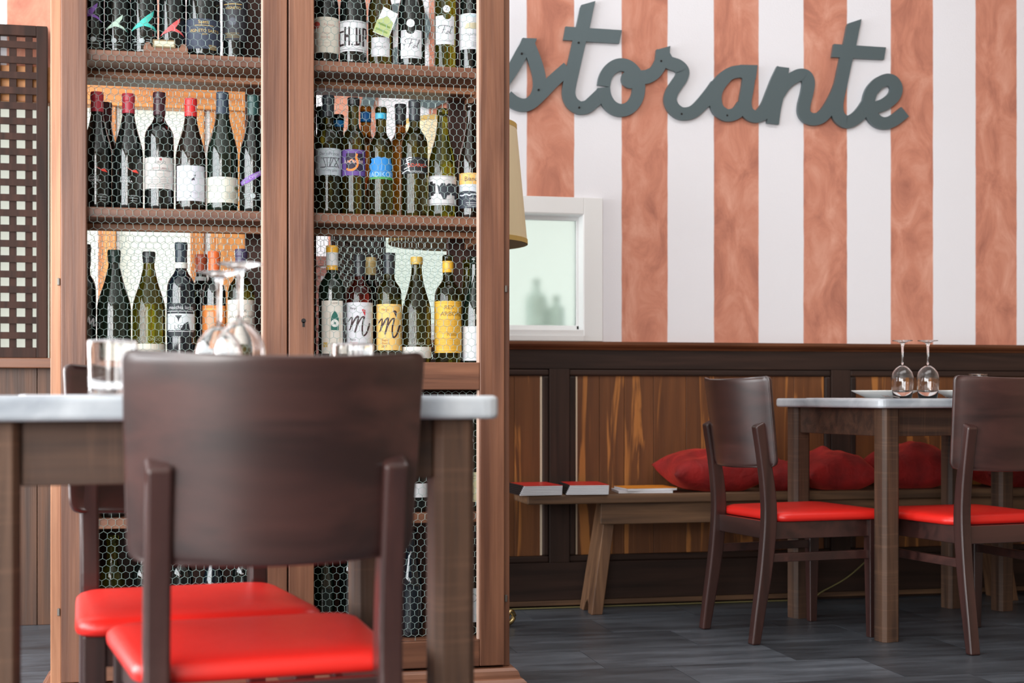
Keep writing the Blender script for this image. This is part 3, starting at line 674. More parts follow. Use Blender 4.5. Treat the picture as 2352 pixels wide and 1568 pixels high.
# hanging tag, a flat card on a thread
q = P(885, 52, 3.72)
inv = (Matrix.Translation(tg.location) @ Matrix.Rotation(tg.rotation_euler.z, 4, 'Z')).inverted()
def tagcard(name, poly, v0, v1, m, parent):
    pts = [(inv @ P(x, y, v0)) for x, y in poly]; pts2 = [(inv @ P(x, y, v1)) for x, y in poly]; n = len(poly)
    return MB().add(pts+pts2, [tuple(range(n)), tuple(range(n, 2*n))[::-1]]+[(i, (i+1) % n, n+(i+1) % n, n+i) for i in range(n)]).build(name, m, parent)
tgo = tagcard('neck_tag', [(881, 15), (914, 32), (893, 88), (856, 73)], 3.7205, 3.7215, M_PAPER, tg)
tagcard('print', [(884, 40), (889, 36), (903, 53), (893, 87), (857, 72), (866, 45)], 3.7199, 3.7204, cmat((168, 180, 122), .6), tgo)
tagcard('print', [(870, 50), (897, 62), (895, 66), (868, 54)], 3.7196, 3.7198, cmat((112, 140, 70), .6), tgo)
tagcard('print', [(864, 62), (890, 74), (889, 78), (862, 66)], 3.7196, 3.7198, cmat((122, 150, 80), .6), tgo)
fol = lambda x, y, s: [('s', [(x-16*s, y-6*s), (x-18*s, y-12*s), (x-8*s, y-14*s), (x+10*s, y-12*s)], 1.2, (60, 60, 66)), ('s', [(x-2*s, y-14*s), (x-6*s, y-2*s), (x-10*s, y+6*s)], 1.3, (60, 60, 66)), ('s', [(x-8*s, y-3*s), (x, y-5*s)], 1.2, (60, 60, 66)),
                       ('s', [(x+3*s, y+2*s), (x, y+6*s), (x+4*s, y+6*s), (x+6*s, y), (x+3*s, y+1*s)], 1.1, (60, 60, 66)), ('s', [(x+8*s, y+4*s), (x+16*s, y-10*s), (x+14*s, y-12*s), (x+10*s, y+4*s), (x+13*s, y+6*s)], 1.1, (60, 60, 66))]
def notch(x0, x1, y0, y1, cx, r): return [('p', [(x0, y0), (cx-r, y0)]+[(cx-r*math.cos(t), y0+r*math.sin(t)) for t in [math.pi*i/8 for i in range(9)]][1:-1]+[(cx+r, y0), (x1, y0), (x1, y1), (x0, y1)], (212, 212, 217))]
B('dark bottle with white notched label and round white disc above it', 0, 945, 0, 62, 'burg', 'black', ((30, 30, 34), .06), None,
  notch(921, 968, 69, 134, 943, 10)+[('d', 943, 54, 9.5, (230, 230, 236))]+fol(948, 104, 1.0)+[('t', 'RI', 928, 103, 5, (60, 60, 66))]+lines(944, 129, 1, 20, 3, GRY, .8), H=.31, group=TOPG)
B('yellow green bottle with white notched label and numbered white disc', 0, 1022, 0, 50, 'bord', 'olive', ((200, 190, 90), .06), None,
  notch(1001, 1043, 36, 102, 1027, 9)+[('d', 1026, 21, 8.5, (232, 232, 238)), ('t', 'Z', 1026, 21, 8, (60, 60, 66))]+fol(1024, 72, .95)+lines(1022, 94, 1, 16, 3, GRY, .8), H=.33, group=TOPG)
B('black bottle with pale landscape label beside the right door post', 0, 1081, 0, 52, 'bord', 'black', ((30, 30, 34), .06), (31, 113, (212, 212, 217)),
  [('p', [(1066, 66), (1072, 54), (1092, 52), (1104, 58), (1104, 67)], (196, 186, 156)), ('r', 1060, 33, 1104, 40, (196, 216, 226)), ('t', 'DENTHIS', 1086, 80, 6, (160, 160, 164)), ('r', 1064, 87, 1104, 88, (190, 190, 194))]+lines(1088, 98, 3, 8, 3.5, (150, 150, 154), .9), H=.33, group=TOPG)
# row 2
MIDG = 'bottles on the middle shelf of the wine cabinet'
swoosh = lambda x, y: [('p', [(x-13, y-8), (x+2, y-1), (x+10, y-3), (x+16, y+5), (x+4, y+3)], (226, 74, 62)), ('t', 'ROSSO', x-14, y+18, 5, (196, 200, 202)), ('t', 'ANFORA', x-12, y+25, 5, (214, 216, 218)), ('r', x-20, y+33, x-6, y+34.5, (170, 176, 178)), ('r', x-2, y+56, x+14, y+57.5, (150, 156, 158)), ('r', x-6, y+62, x+14, y+63.5, (150, 156, 158)), ('r', x-2, y+68, x+12, y+69.5, (150, 156, 158))]
PK = (176, 52, 66)
B('black burgundy bottle with raspberry capsule and red swoosh, against the left door post', 1, 223, 213, 66, 'burg', 'black', (PK, .05), None, swoosh(230, 389), group=MIDG)
B('dark bottle with maroon capsule half hidden behind a raspberry capped bottle', 1, 243, 237, 60, 'burg', 'black', ((84, 24, 34), .05), None, (), back=.098, group=MIDG)
B('black burgundy bottle with raspberry capsule and red swoosh, beside the square shouldered bottle', 1, 295, 217, 66, 'burg', 'black', (PK, .05), None, swoosh(302, 392), group=MIDG)
B('square shouldered black bottle with plum capsule and off white label', 1, 366, 214, 66, 'bord', 'black', ((62, 30, 38), .058), (361, 433, (206, 200, 196)),
  [('d', 369, 366, 3, (160, 80, 84)), ('t', 'OROO', 368, 373, 6, (120, 118, 120)), ('t', 'NOTTURNO', 368, 387, 5, (140, 110, 112)), ('r', 345, 391, 392, 392, GRY)]+lines(368, 398, 4, 14, 3.4, (170, 164, 162), .8)+lines(366, 412, 5, 24, 4, (150, 146, 146), 1), group=MIDG)
B('bottle with bright red wax top and white label with a small dark emblem', 1, 438, 228, 68, 'burg', 'brown', ((214, 44, 46), .046), (380, 461, (206, 206, 216), 31),
  [('p', [(440, 412), (447, 405), (444, 402), (450, 401), (446, 408), (447, 414), (443, 413), (440, 416)], (58, 46, 60)), ('r', 412, 441, 466, 441.8, (170, 170, 180)), ('r', 414, 446, 432, 446.8, (160, 160, 170)), ('r', 446, 444, 464, 444.8, (160, 160, 170)), ('d', 437, 450, 1.2, (80, 70, 84))], group=MIDG)
B('burgundy bottle with slate blue capsule and low cream label', 1, 511, 213, 70, 'burg', 'green', ((50, 62, 78), .058), (406, 465, (216, 214, 200)),
  lines(490, 426, 4, 11, 4, (150, 148, 138), .9)+lines(528, 440, 5, 12, 3.5, (170, 168, 156), .9)+[('d', 542, 430, 4, (120, 130, 100))], group=MIDG)
B('bottle with dark green capsule and slanting purple band beside the cabinet partition', 1, 582, 221, 63, 'burg', 'black', ((40, 72, 70), .052), None,
  [('p', [(553, 418), (562, 410), (584, 398), (606, 386), (608, 394), (590, 408), (570, 420), (556, 426)], PUR), ('t', 'CVIGIO', 585, 404, 6, .5, (200, 190, 220)), ('t', 'NERO', 562, 416, 6, .6, (150, 170, 175))]+crest(581, 450), group=MIDG)
B('green black bottle with dark green top at the back corner beside the right door stile', 1, 740, 247, 54, 'bord', 'green', ((24, 42, 36), .055), None, (), back=.13, group=MIDG)
B('tall black bottle with grey label carrying scratchy strokes', 1, 754, 221, 59, 'bord', 'dkolive', ((48, 54, 62), .056), (340, 402, (176, 184, 192)),
  [('t', 'DarioPrincic', 757, 353, 7, (110, 114, 122))]+[('s', p, 1.3, (58, 56, 66)) for p in ([(737, 363), (778, 362)], [(742, 363), (748, 383), (736, 384)], [(751, 363), (752, 382)], [(760, 363), (757, 383), (766, 362)], [(768, 363), (778, 384)], [(779, 361), (766, 384)], [(738, 384), (775, 382)])]+[('t', 'ribolla gialla', 760, 391, 5, (130, 134, 142))], group=MIDG)
B('small bottle with blue neck band at the back between two tall bottles', 1, 777, 264, 48, 'bord', 'black', ((28, 120, 186), .034, .4, .015), None, (), back=.065, group=MIDG)
B('tall black bottle with purple label and orange flame', 1, 812, 226, 53, 'bord', 'dkolive', ((26, 26, 30), .02), (343, 403, (104, 74, 146)),
  [('r', 795, 352, 834, 392, (40, 26, 50)), ('s', [(820, 353), (818, 362), (822, 374), (817, 386), (806, 391), (796, 388)], 5, (236, 138, 56)), ('s', [(801, 372), (808, 367), (814, 374)], 3, (236, 138, 56)), ('t', 'RADIKOR', 813, 372, 8, (220, 190, 190))], group=MIDG)
B('bottle with blue neck band at the back behind the purple labelled bottle', 1, 840, 245, 52, 'bord', 'amber', ((20, 112, 190), .043, .4, .015), None, (), back=.12, group=MIDG)
tree = [('p', [(852, 411), (848, 398), (852, 390), (848, 380), (854, 372), (852, 364), (862, 362), (868, 359), (876, 363), (884, 360), (890, 364), (897, 362), (898, 372), (903, 380), (898, 390), (903, 398), (899, 411)], (38, 132, 206)), ('p', [(848, 411), (851, 406), (900, 406), (903, 412)], (64, 150, 74))]
B('half size bottle with light blue neck band and blue tree label', 1, 875, 247, 55, 'bord', 'dkolive', ((60, 176, 216), .032, .4, .014), None, tree+[('t', 'RADIKON', 875, 401, 11, (170, 206, 230)), ('s', [(876, 368), (877, 380), (875, 392)], 1.2, (150, 190, 220))], group=MIDG)
B('amber bottle with charcoal capsule at the back behind the black labelled bottle', 1, 920, 241, 54, 'bord', 'amber', ((52, 54, 58), .055), None, (), back=.115, group=MIDG)
B('tall olive bottle with black label and white brush strokes', 1, 952, 232, 61, 'bord', 'dkolive', ((48, 52, 58), .054), (361, 399, (26, 26, 30)),
  [('s', [(933, 366), (940, 362), (946, 363)], 2.4, WHT), ('s', [(934, 371), (941, 367), (946, 368)], 2.4, WHT), ('s', [(931, 376), (940, 373)], 2, WHT), ('s', [(934, 366), (938, 382), (940, 392)], 2, WHT), ('s', [(928, 388), (942, 382)], 2, WHT), ('s', [(924, 397), (936, 391), (942, 394)], 2.4, WHT), ('t', 'ZIDARICH', 960, 380, 8, (222, 84, 60)), ('t', 'VITOVSKA', 958, 395, 5, WHT)], group=MIDG)
B('yellow green burgundy bottle with white label and black skyline print', 1, 1016, 250, 64, 'burg', 'olive', None, (403, 471, (206, 204, 206)),
  [('p', [(984, 416), (994, 416), (994, 421), (1000, 421), (1000, 445), (996, 445), (996, 449), (990, 449), (990, 456), (984, 456)], BLK), ('p', [(1004, 424), (1010, 428), (1014, 421), (1022, 421), (1024, 427), (1030, 421), (1048, 421), (1048, 456), (1044, 456), (1044, 448), (1038, 448), (1036, 441), (1032, 448), (1027, 448), (1024, 458), (1018, 458), (1012, 446), (1008, 446)], (50, 54, 62)), ('r', 986, 404, 1046, 405, GRY), ('r', 986, 467, 1046, 468, GRY)], group=MIDG)
B('dark bottle with orange, white and navy label beside the right door post', 1, 1082, 239, 58, 'burg', 'brown', None, (397, 478, (52, 58, 70)),
  [('r', 1055, 397, 1109, 423, (240, 186, 106)), ('r', 1055, 423, 1109, 441, (206, 212, 220)), ('t', 'Bianco', 1085, 411, 10, (60, 44, 40)), ('s', [(1056, 441), (1075, 440), (1108, 444)], 3, (40, 44, 56)), ('s', [(1056, 447), (1062, 449), (1070, 446), (1078, 449), (1086, 446), (1108, 449)], 3, (206, 212, 220)), ('t', 'VINO', 1086, 457, 5, WHT), ('r', 1070, 465, 1104, 466, WHT), ('r', 1072, 469, 1104, 470, WHT), ('r', 1074, 473, 1104, 474, WHT)], group=MIDG)
# row 3
LOWG = 'bottles on the shelf above the cabinet mid rail'
B('black bottle with white handwritten flourish against the left door post', 2, 194, 562, 52, 'bord', 'black', ((40, 34, 36), .055), None, [('s', [(196, 748), (204, 728), (206, 744), (214, 730), (214, 748), (222, 738)], 3.4, WHT)], group=LOWG)
B('dark green sparkling bottle with green foil top', 2, 262, 575, 76, 'burg', 'green', ((22, 44, 38), .032), (788, 830, CRM), [('t', 'PROSECCO', 262, 779, 7, (140, 150, 146))], group=LOWG)
B('yellow green sparkling bottle with black foil top', 2, 342, 579, 74, 'burg', 'olive', ((36, 38, 40), .028), (789, 830, CRM), [('t', 'COL FONDO', 342, 779, 7, (150, 156, 140))], group=LOWG)
B('black square shouldered bottle with white banded capsule and black and white picture label', 2, 416, 558, 64, 'bord', 'bluish', ((46, 58, 68), .05), (696, 772, (34, 40, 46)),
  [('t', 'macchia largo', 416, 706, 8, WHT), ('r', 386, 714, 446, 715.2, WHT), ('p', [(386, 720), (446, 720), (446, 758), (436, 758), (432, 738), (422, 744), (414, 758), (386, 758)], (206, 212, 216)), ('p', [(402, 724), (418, 724), (412, 732), (410, 740), (408, 732)], (30, 34, 38)), ('t', 'LSD', 412, 752, 10, (20, 22, 26)), ('r', 388, 760, 444, 761.4, WHT)], rim=((222, 222, 214), .066, .014), group=LOWG)
B('bottle with terracotta capsule behind the picture labelled bottle', 2, 462, 585, 56, 'bord', 'black', ((186, 84, 50), .046), None, (), back=.11, rim=((190, 190, 190), .07, .01), group=LOWG)
B('bottle with bright orange capsule and orange label', 2, 492, 578, 53, 'bord', 'black', ((222, 104, 48), .05), (701, 790, (206, 122, 56)), [('p', [(476, 716), (490, 716), (494, 760), (480, 770), (474, 740)], (190, 150, 120)), ('r', 468, 708, 520, 712, (226, 160, 84))], back=.012, group=LOWG)
B('bottle with violet capsule and cream label beside the cabinet partition', 2, 554, 573, 61, 'bord', 'dkolive', ((70, 62, 92), .05), (688, 776, (214, 206, 196)), [('t', 'ΞEX', 556, 714, 8, (120, 112, 108)), ('t', 'SAN VALENTINO', 553, 727, 6, (140, 130, 124))]+lines(556, 736, 3, 20, 5, (170, 160, 152), .8), group=LOWG)
arch = [('p', [(760, 758), (760, 730), (764, 720), (769, 713), (774, 720), (778, 730), (778, 758)], (36, 104, 92)), ('d', 769, 742, 9, (224, 224, 220)), ('d', 769, 742, 3, (90, 130, 120))]+[('s', [(769+3.5*math.cos(t), 742+3.5*math.sin(t)), (769+8.5*math.cos(t), 742+8.5*math.sin(t))], .9, (36, 104, 92)) for t in [math.pi*2*i/14 for i in range(14)]]
B('black bottle with yellow capsule and cream label with green arched window', 2, 763, 565, 62, 'bord', 'green', ((238, 180, 56), .064), (690, 812, (222, 216, 206), 24), arch+[('r', 757, 718, 758, 784, (190, 176, 150)), ('r', 780, 718, 781, 784, (190, 176, 150)), ('t', 'CAMPO', 770, 696, 4, (150, 140, 130)), ('r', 743, 786, 752, 797, GLD)], rim=((222, 222, 222), .052, .036), group=LOWG)
mm = lambda x, y: [('s', [(x-28, y+2), (x-19, y-8), (x-22, y+14), (x-25, y+22)], 2.6, (58, 36, 40)), ('s', [(x-22, y+14), (x-12, y-4), (x-5, y-9), (x-8, y+10), (x-13, y+28)], 4, (58, 36, 40)), ('s', [(x-9, y+14), (x+2, y-6), (x+9, y-9)], 3, (58, 36, 40)), ('s', [(x+9, y-9), (x+4, y+14), (x+6, y+34), (x+14, y+28), (x+21, y+6)], 3.6, (58, 36, 40))]
drop = lambda x, y, c: [('p', [(x-4, y-6), (x, y-8), (x+4, y-5), (x+4, y+4), (x+3, y+9), (x-1, y)], c)]
B('bottle with black capsule and light grey label with brown brush letter m', 2, 826, 587, 60, 'bord', 'rose', ((40, 42, 46), .056), (694, 804, (206, 206, 212)), mm(828, 736)+drop(835, 717, (190, 46, 56))+[('t', 'Margò', 811, 708, 5, (90, 84, 90)), ('t', 'Pianò', 810, 780, 5, (90, 84, 90)), ('t', 'Rosato', 813, 787, 5, (200, 120, 120))], group=LOWG)
B('dark bottle with gold capsule at the back between the two letter m bottles', 2, 851, 592, 52, 'bord', 'black', ((216, 190, 130), .048), None, (), back=.115, rim=((240, 226, 180), .014, .004), group=LOWG)
B('bottle with black capsule and yellow label with brown brush letter m', 2, 894, 582, 58, 'bord', 'dkolive', ((44, 48, 54), .056), (698, 804, (234, 190, 110)), mm(897, 740)+drop(907, 720, (72, 44, 44))+[('t', 'Margò', 884, 711, 5, (150, 110, 70)), ('t', 'Bagio', 884, 781, 5, (150, 110, 70)), ('t', 'Bianco', 886, 788, 5, (150, 110, 70)), ('t', '2017', 882, 796, 5, (120, 90, 60))], group=LOWG)
B('burgundy bottle with mustard wax top and low white label', 2, 957, 591, 66, 'burg', 'dkolive', ((206, 170, 80), .018), (796, 822, (214, 212, 208)), [('t', 'MACIGNO', 956, 789, 6, (170, 170, 160))]+lines(956, 804, 4, 22, 4, (190, 188, 184), .8), group=LOWG)
B('bottle with yellow neck band and large yellow text covered label', 2, 1029, 586, 62, 'bord', 'dkolive', ((234, 178, 54), .047, .4, .012), (691, 810, (230, 178, 62)),
  [('t', 'REX', 1032, 706, 9, (120, 90, 40)), ('t', 'ARBORE', 1038, 721, 10, (120, 90, 40)), ('r', 999, 695, 1059, 696, (190, 140, 50)), ('r', 999, 805, 1059, 806, (190, 140, 50)), ('t', 'Natur', 1040, 768, 8, (140, 104, 44))]+lines(1028, 733, 9, 25, 4, (190, 146, 56), .9)+lines(1026, 776, 6, 25, 4.4, (190, 146, 56), .9), group=LOWG)
B('green bottle with bare mouth at the back in the right corner', 2, 1074, 597, 56, 'burg', 'olive', None, None, (), back=.10, group=LOWG)
B('green burgundy bottle with white label beside the right door post', 2, 1091, 590, 58, 'burg', 'green', None, (749, 828, (210, 212, 216)), [('t', 'A.', 1096, 790, 5, (80, 80, 84))], group=LOWG)
# lower compartments
R4 = 'bottles on the lower cabinet shelf'; R5 = 'bottles on the cabinet floor'
for px, lb, gl, cp, la in [(958, 'dark bottle with white label on the lower shelf, nearer the door stile', 'black', (40, 40, 44), (1110, 1142, WHT)), (1088, 'bottle with cream and green label on the lower shelf', 'green', (120, 110, 60), (1084, 1152, (206, 200, 160))),
                       (1022, 'dark bottle on the lower shelf behind the table leg', 'black', (90, 30, 34), None), (260, 'dark bottle with maroon capsule on the lower shelf', 'black', (90, 30, 34), None)]:
    B(lb, 3, px, 0, 58, 'bord', gl, (cp, .055), la, [('t', 'CI', px+2, 1096, 8, (140, 134, 100))] if px == 1088 else (), H=.30, group=R4)
for px, lb, gl, cp, la in [(258, 'olive bottle standing on the cabinet floor in the left corner', 'olive', None, None), (330, 'dark bottle with black capsule on the cabinet floor behind the chair post', 'black', (40, 40, 44), None), (416, 'dark bottle with red capsule on the cabinet floor', 'black', (190, 30, 60), None),
                       (490, 'dark blue tinted bottle on the cabinet floor', 'bluish', None, None), (560, 'black bottle on the cabinet floor beside the partition', 'black', None, None),
                       (742, 'green bottle on the cabinet floor beside the right door stile', 'green', None, None), (806, 'black bottle on the cabinet floor behind the table leg', 'black', None, None), (945, 'slim blue tinted bottle on the cabinet floor', 'bluish', None, None), (1086, 'dark bottle with white label on the cabinet floor', 'black', (40, 40, 44), (1350, 1428, (206, 204, 206)))]:
    B(lb, 4, px, 0, 54, 'burg' if px in (945, 742, 490) else 'bord', gl, (cp, .05) if cp else None, la, [('s', [(1086+9*math.cos(t), 1372+9*math.sin(t)) for t in [math.pi*2*i/10 for i in range(11)]], 1.2, (110, 106, 100))] if la else (), H=.285, group=R5)
# bottles and a glass seen dimly through the frosted hatch
for px, top, wd, lb in [(1232, 640, 52, 'tall bottle blurred behind the frosted hatch pane'), (1278, 678, 40, 'small bottle blurred behind the frosted hatch pane')]:
    v = WV+.16; u = PU(px, v); z = P(px, top, v).z; Rr = wd/2*5.4/F
    t = thing('wine_bottle', lb, 'bottle', (u, v, HZ0), 0)
    MB().lathe(profile('bord', Rr, z-HZ0), 24).build('glass_body', cmat((204, 218, 208), .4), t, smooth=True)

# little name holder on the top shelf
nh = thing('name_holder', 'small brown wooden name holder with a cream paper slip', 'holder', (P(381, 118, 3.722).x, 3.722, SH[0]), 0)
MB().prism([(-.055, 0), (.055, 0), (.055, .012), (.050, .024), (.040, .026), (.034, .014), (-.034, .014), (-.040, .026), (-.050, .024), (-.055, .012)], -.008, .012, 'y').build('block', M_CABX, nh, bevel=.001)
MB().box(-.032, .024, -.0105, -.0085, .012, .033)  .build('brass_frame', pmat('aged_brass', (120, 104, 78), .45, .6), nh, bevel=.0005)
MB().box(-.028, .020, -.0112, -.0106, .016, .029).build('paper_slip', cmat((204, 196, 170)), nh)

# ------------------------------------------------------------------ floor lamp behind the cabinet
lu, lv = R2(-.180, 4.76)
lamp = thing('floor_lamp', 'floor lamp with cream cone shade and brass scrolled feet', 'lamp', (lu, lv, 0))
zb, zt, rb, rt = 1.305, 1.705, .232, .195
MB().lathe([(rb, zb), (rt, zt), (rt-.002, zt), (rb-.002, zb)], 48, closed=True).build('lamp_shade', M_SHADE, lamp, smooth=False)
MB().lathe([(rb-.0025, zb+.001), (rt-.0025, zt-.001), (rt-.004, zt-.001), (rb-.004, zb+.001)], 48, closed=True).build('shade_lining', pmat('taupe_lining', (150, 128, 100), .85), lamp)
for z, rr in ((zb, rb), (zt-.016, rt+.001)):
    MB().lathe([(rr+.0012, z), (rr+.0006, z+.016), (rr-.003, z+.016), (rr-.003, z)], 48, closed=True).build('shade_trim', M_SHADE2, lamp)
MB().tube([(0, 0, .12), (0, 0, 1.56)], .011, 12).build('pole', M_BRASS, lamp, smooth=True)
MB().lathe([(.005, 1.50), (.035, 1.52), (.032, 1.56), (.01, 1.60)], 16).build('bulb', M_WHITE, lamp, smooth=True)
fa = math.atan2(*reversed((R2(.012, 4.95)[0]-lu, R2(.012, 4.95)[1]-lv)))
for k in range(3):
    a = fa+k*2*math.pi/3
    pts = catmull([(0, .13), (.08, .13), (.15, .06), (.205, .012), (.245, .014), (.262, .034), (.248, .052), (.232, .042)], 5)
    MB().tube([(p.x*math.cos(a), p.x*math.sin(a), p.y) for p in pts], .009, 10).build('foot', M_BRASS, lamp, smooth=True)

# ------------------------------------------------------------------ bench, menus, cushions
BV0, BV1, BH = 4.946, 5.178, .444
bu0, bu1 = PU(1212, BV0), 3.55
bench = thing('bench', 'long oak bench with splayed plank legs against the panelling', 'bench', (bu0, BV0, 0))
bl = bu1-bu0; bd = BV1-BV0
MB().box(0, bl, 0, bd, BH-.034, BH).build('seat', M_BENCH, bench, bevel=.005)
MB().box(PU(1380, BV0+.03)-bu0, bl-.28, .03, .055, BH-.112, BH-.034).build('apron', M_BENCH, bench, bevel=.003)
MB().box(PU(1480, BV0+.03)-bu0, bl-.28, bd-.055, bd-.03, BH-.112, BH-.034).build('apron', M_BENCH, bench, bevel=.003)
def bleg(xt, xf, th):
    y0, y1 = .078, bd-.024
    arch = [(y0-.02, 0), (y0+.03, 0), (y0+.045, .03), (y0+.065, .045), (bd/2, .05), (y1-.065, .045), (y1-.045, .03), (y1-.03, 0), (y1+.02, 0), (y1, BH-.034), (y0, BH-.034)]
    m = MB(); n = len(arch)
    def X(z): return xf+(xt-xf)*z/(BH-.034)
    m.add([(X(z), y, z) for y, z in arch]+[(X(z)+th, y, z) for y, z in arch], [tuple(range(n)), tuple(range(n, 2*n))[::-1]]+[(i, (i+1) % n, n+(i+1) % n, n+i) for i in range(n)])
    return m.build('leg', M_BENCHZ, bench, bevel=.003)
bleg(PU(1404, 4.96)-bu0, PU(1366, 4.96)-bu0, .042)
bleg(PU(2296, 4.96)-bu0, PU(2332, 4.96)-bu0, .042)

M_MRED = pmat('red_cover', (196, 40, 34), .4); M_MORG = pmat('orange_cover', (226, 142, 40), .45)
def booklet(label, px, py, w, d, z, h, m, rz, spiral, group, v=5.045):
    t = thing('menu_booklet', label, 'booklet', (PU(px, v), v, z), rz, group)
    MB().box(-w/2, w/2, -d/2, d/2, .0002, h*.80).build('pages', M_PAPER, t)
    MB().box(-w/2-.001, w/2+.001, -d/2-.001, d/2+.001, h*.81, h*.98).build('cover', m, t)
    if spiral: MB().box(-w/2-.0015, -w/2+.003, -d/2+.006, d/2, 0.0002, h*.99).build('comb_binding', pmat('black_plastic', (24, 24, 26), .4), t)
    return t
ORD = ['lowest', 'second lowest', 'third from the bottom', 'fourth from the bottom', 'fifth from the bottom', 'topmost']
for s, (px, off, nm) in enumerate([(1226, 0, 'stack at the bench end'), (1338, .0, 'stack beside the orange booklet')]):
    for k in range(6):
        booklet('red comb bound booklet, %s of the %s' % (ORD[k], nm), px+(k*1.0-2), 0, .155-.0025*k, .215, BH+k*.0058, .0056, M_MRED if k > 4 else pmat('grey_cover', (188, 190, 198), .5), .05-.12*s, True, 'menu booklets on the bench')
booklet('white booklet lying open edged under the orange one', 1474, 0, .20, .16, BH, .009, pmat('white_cover', (220, 222, 230), .5), -.12, False, 'menu booklets on the bench')
booklet('orange covered booklet on top of the white one', 1482, 0, .19, .155, BH+.0092, .010, M_MORG, .04, False, 'menu booklets on the bench')

def cushion(label, px, v, w, d, h, rz, tilt, seed, z=BH):
    rnd = random.Random(seed); m = MB(); N = 34; ph = [rnd.uniform(0, 6.28) for _ in range(8)]
    def hgt(a, b): return max(0.0, (1-abs(a)**2.6)*(1-abs(b)**2.6))**.5
    V = []; Fc = []
    for side in (1, -1):
        n0 = len(V)
        for i in range(N+1):
            for j in range(N+1):
                a, b = -1+2*i/N, -1+2*j/N
                pinch = 1-.10*(1-abs(a)**2)*(abs(b)**4)-.0
                pa = 1-.10*(1-abs(b)**2)*(abs(a)**4)
                g = hgt(a, b)
                fold = g*(.10*math.sin(3.1*a+1.7*b+ph[0])+.12*math.sin(5*a-3*b+ph[1])*math.sin(2.3*b+1.5*a+ph[5])+.03*math.exp(-((a*.8+b*.9-.2*math.sin(3*a+ph[2]))/.12)**2)+.06*math.sin(9*a-8*b+ph[2])*math.sin(4*b+3*a+ph[4]))
                V.append((a*w/2*pa, b*d/2*pinch, side*h/2*g*(1+fold*(1 if side > 0 else .3))))
        for i in range(N):
            for j in range(N):
                q = n0+i*(N+1)+j; f = (q, q+1, q+N+2, q+N+1); Fc.append(f if side < 0 else f[::-1])
    me = MB().add(V, Fc).mesh('cushion')
    bm = bmesh.new(); bm.from_mesh(me); bmesh.ops.remove_doubles(bm, verts=bm.verts, dist=.0006); bmesh.ops.recalc_face_normals(bm, faces=bm.faces); bm.to_mesh(me); bm.free()
    rot = Matrix.Rotation(rz, 4, 'Z') @ Matrix.Rotation(tilt[0], 4, 'X') @ Matrix.Rotation(tilt[1], 4, 'Y')
    me.transform(rot); lo = min(p.co.z for p in me.vertices)
    for p in me.vertices: p.co.z = max(p.co.z-lo-.012, 0)
    o = obj('cushion', me, M_VELVET, None, smooth=True); o.location = (PU(px, v), v, z+.0005)
    return tag(o, label, 'cushion', 'red velvet cushions on the bench')
cushion('plump red velvet cushion at the booklet end of the bench', 1628, 5.06, .37, .25, .152, .04, (.10, .05), 1)
cushion('creased red velvet cushion tucked behind the chair and table leg', 1779, 5.06, .115, .24, .125, -.1, (.1, -.12), 2)
cushion('crumpled red velvet cushion between the table legs', 1908, 5.06, .30, .25, .148, .06, (.10, .04), 3)
cushion('high red velvet cushion behind the front table leg', 2092, 5.06, .335, .24, .168, -.04, (.10, -.04), 4)
cushion('red velvet cushion at the far end behind the chair back', 2325, 5.06, .38, .25, .14, .05, (.08, .04), 5)

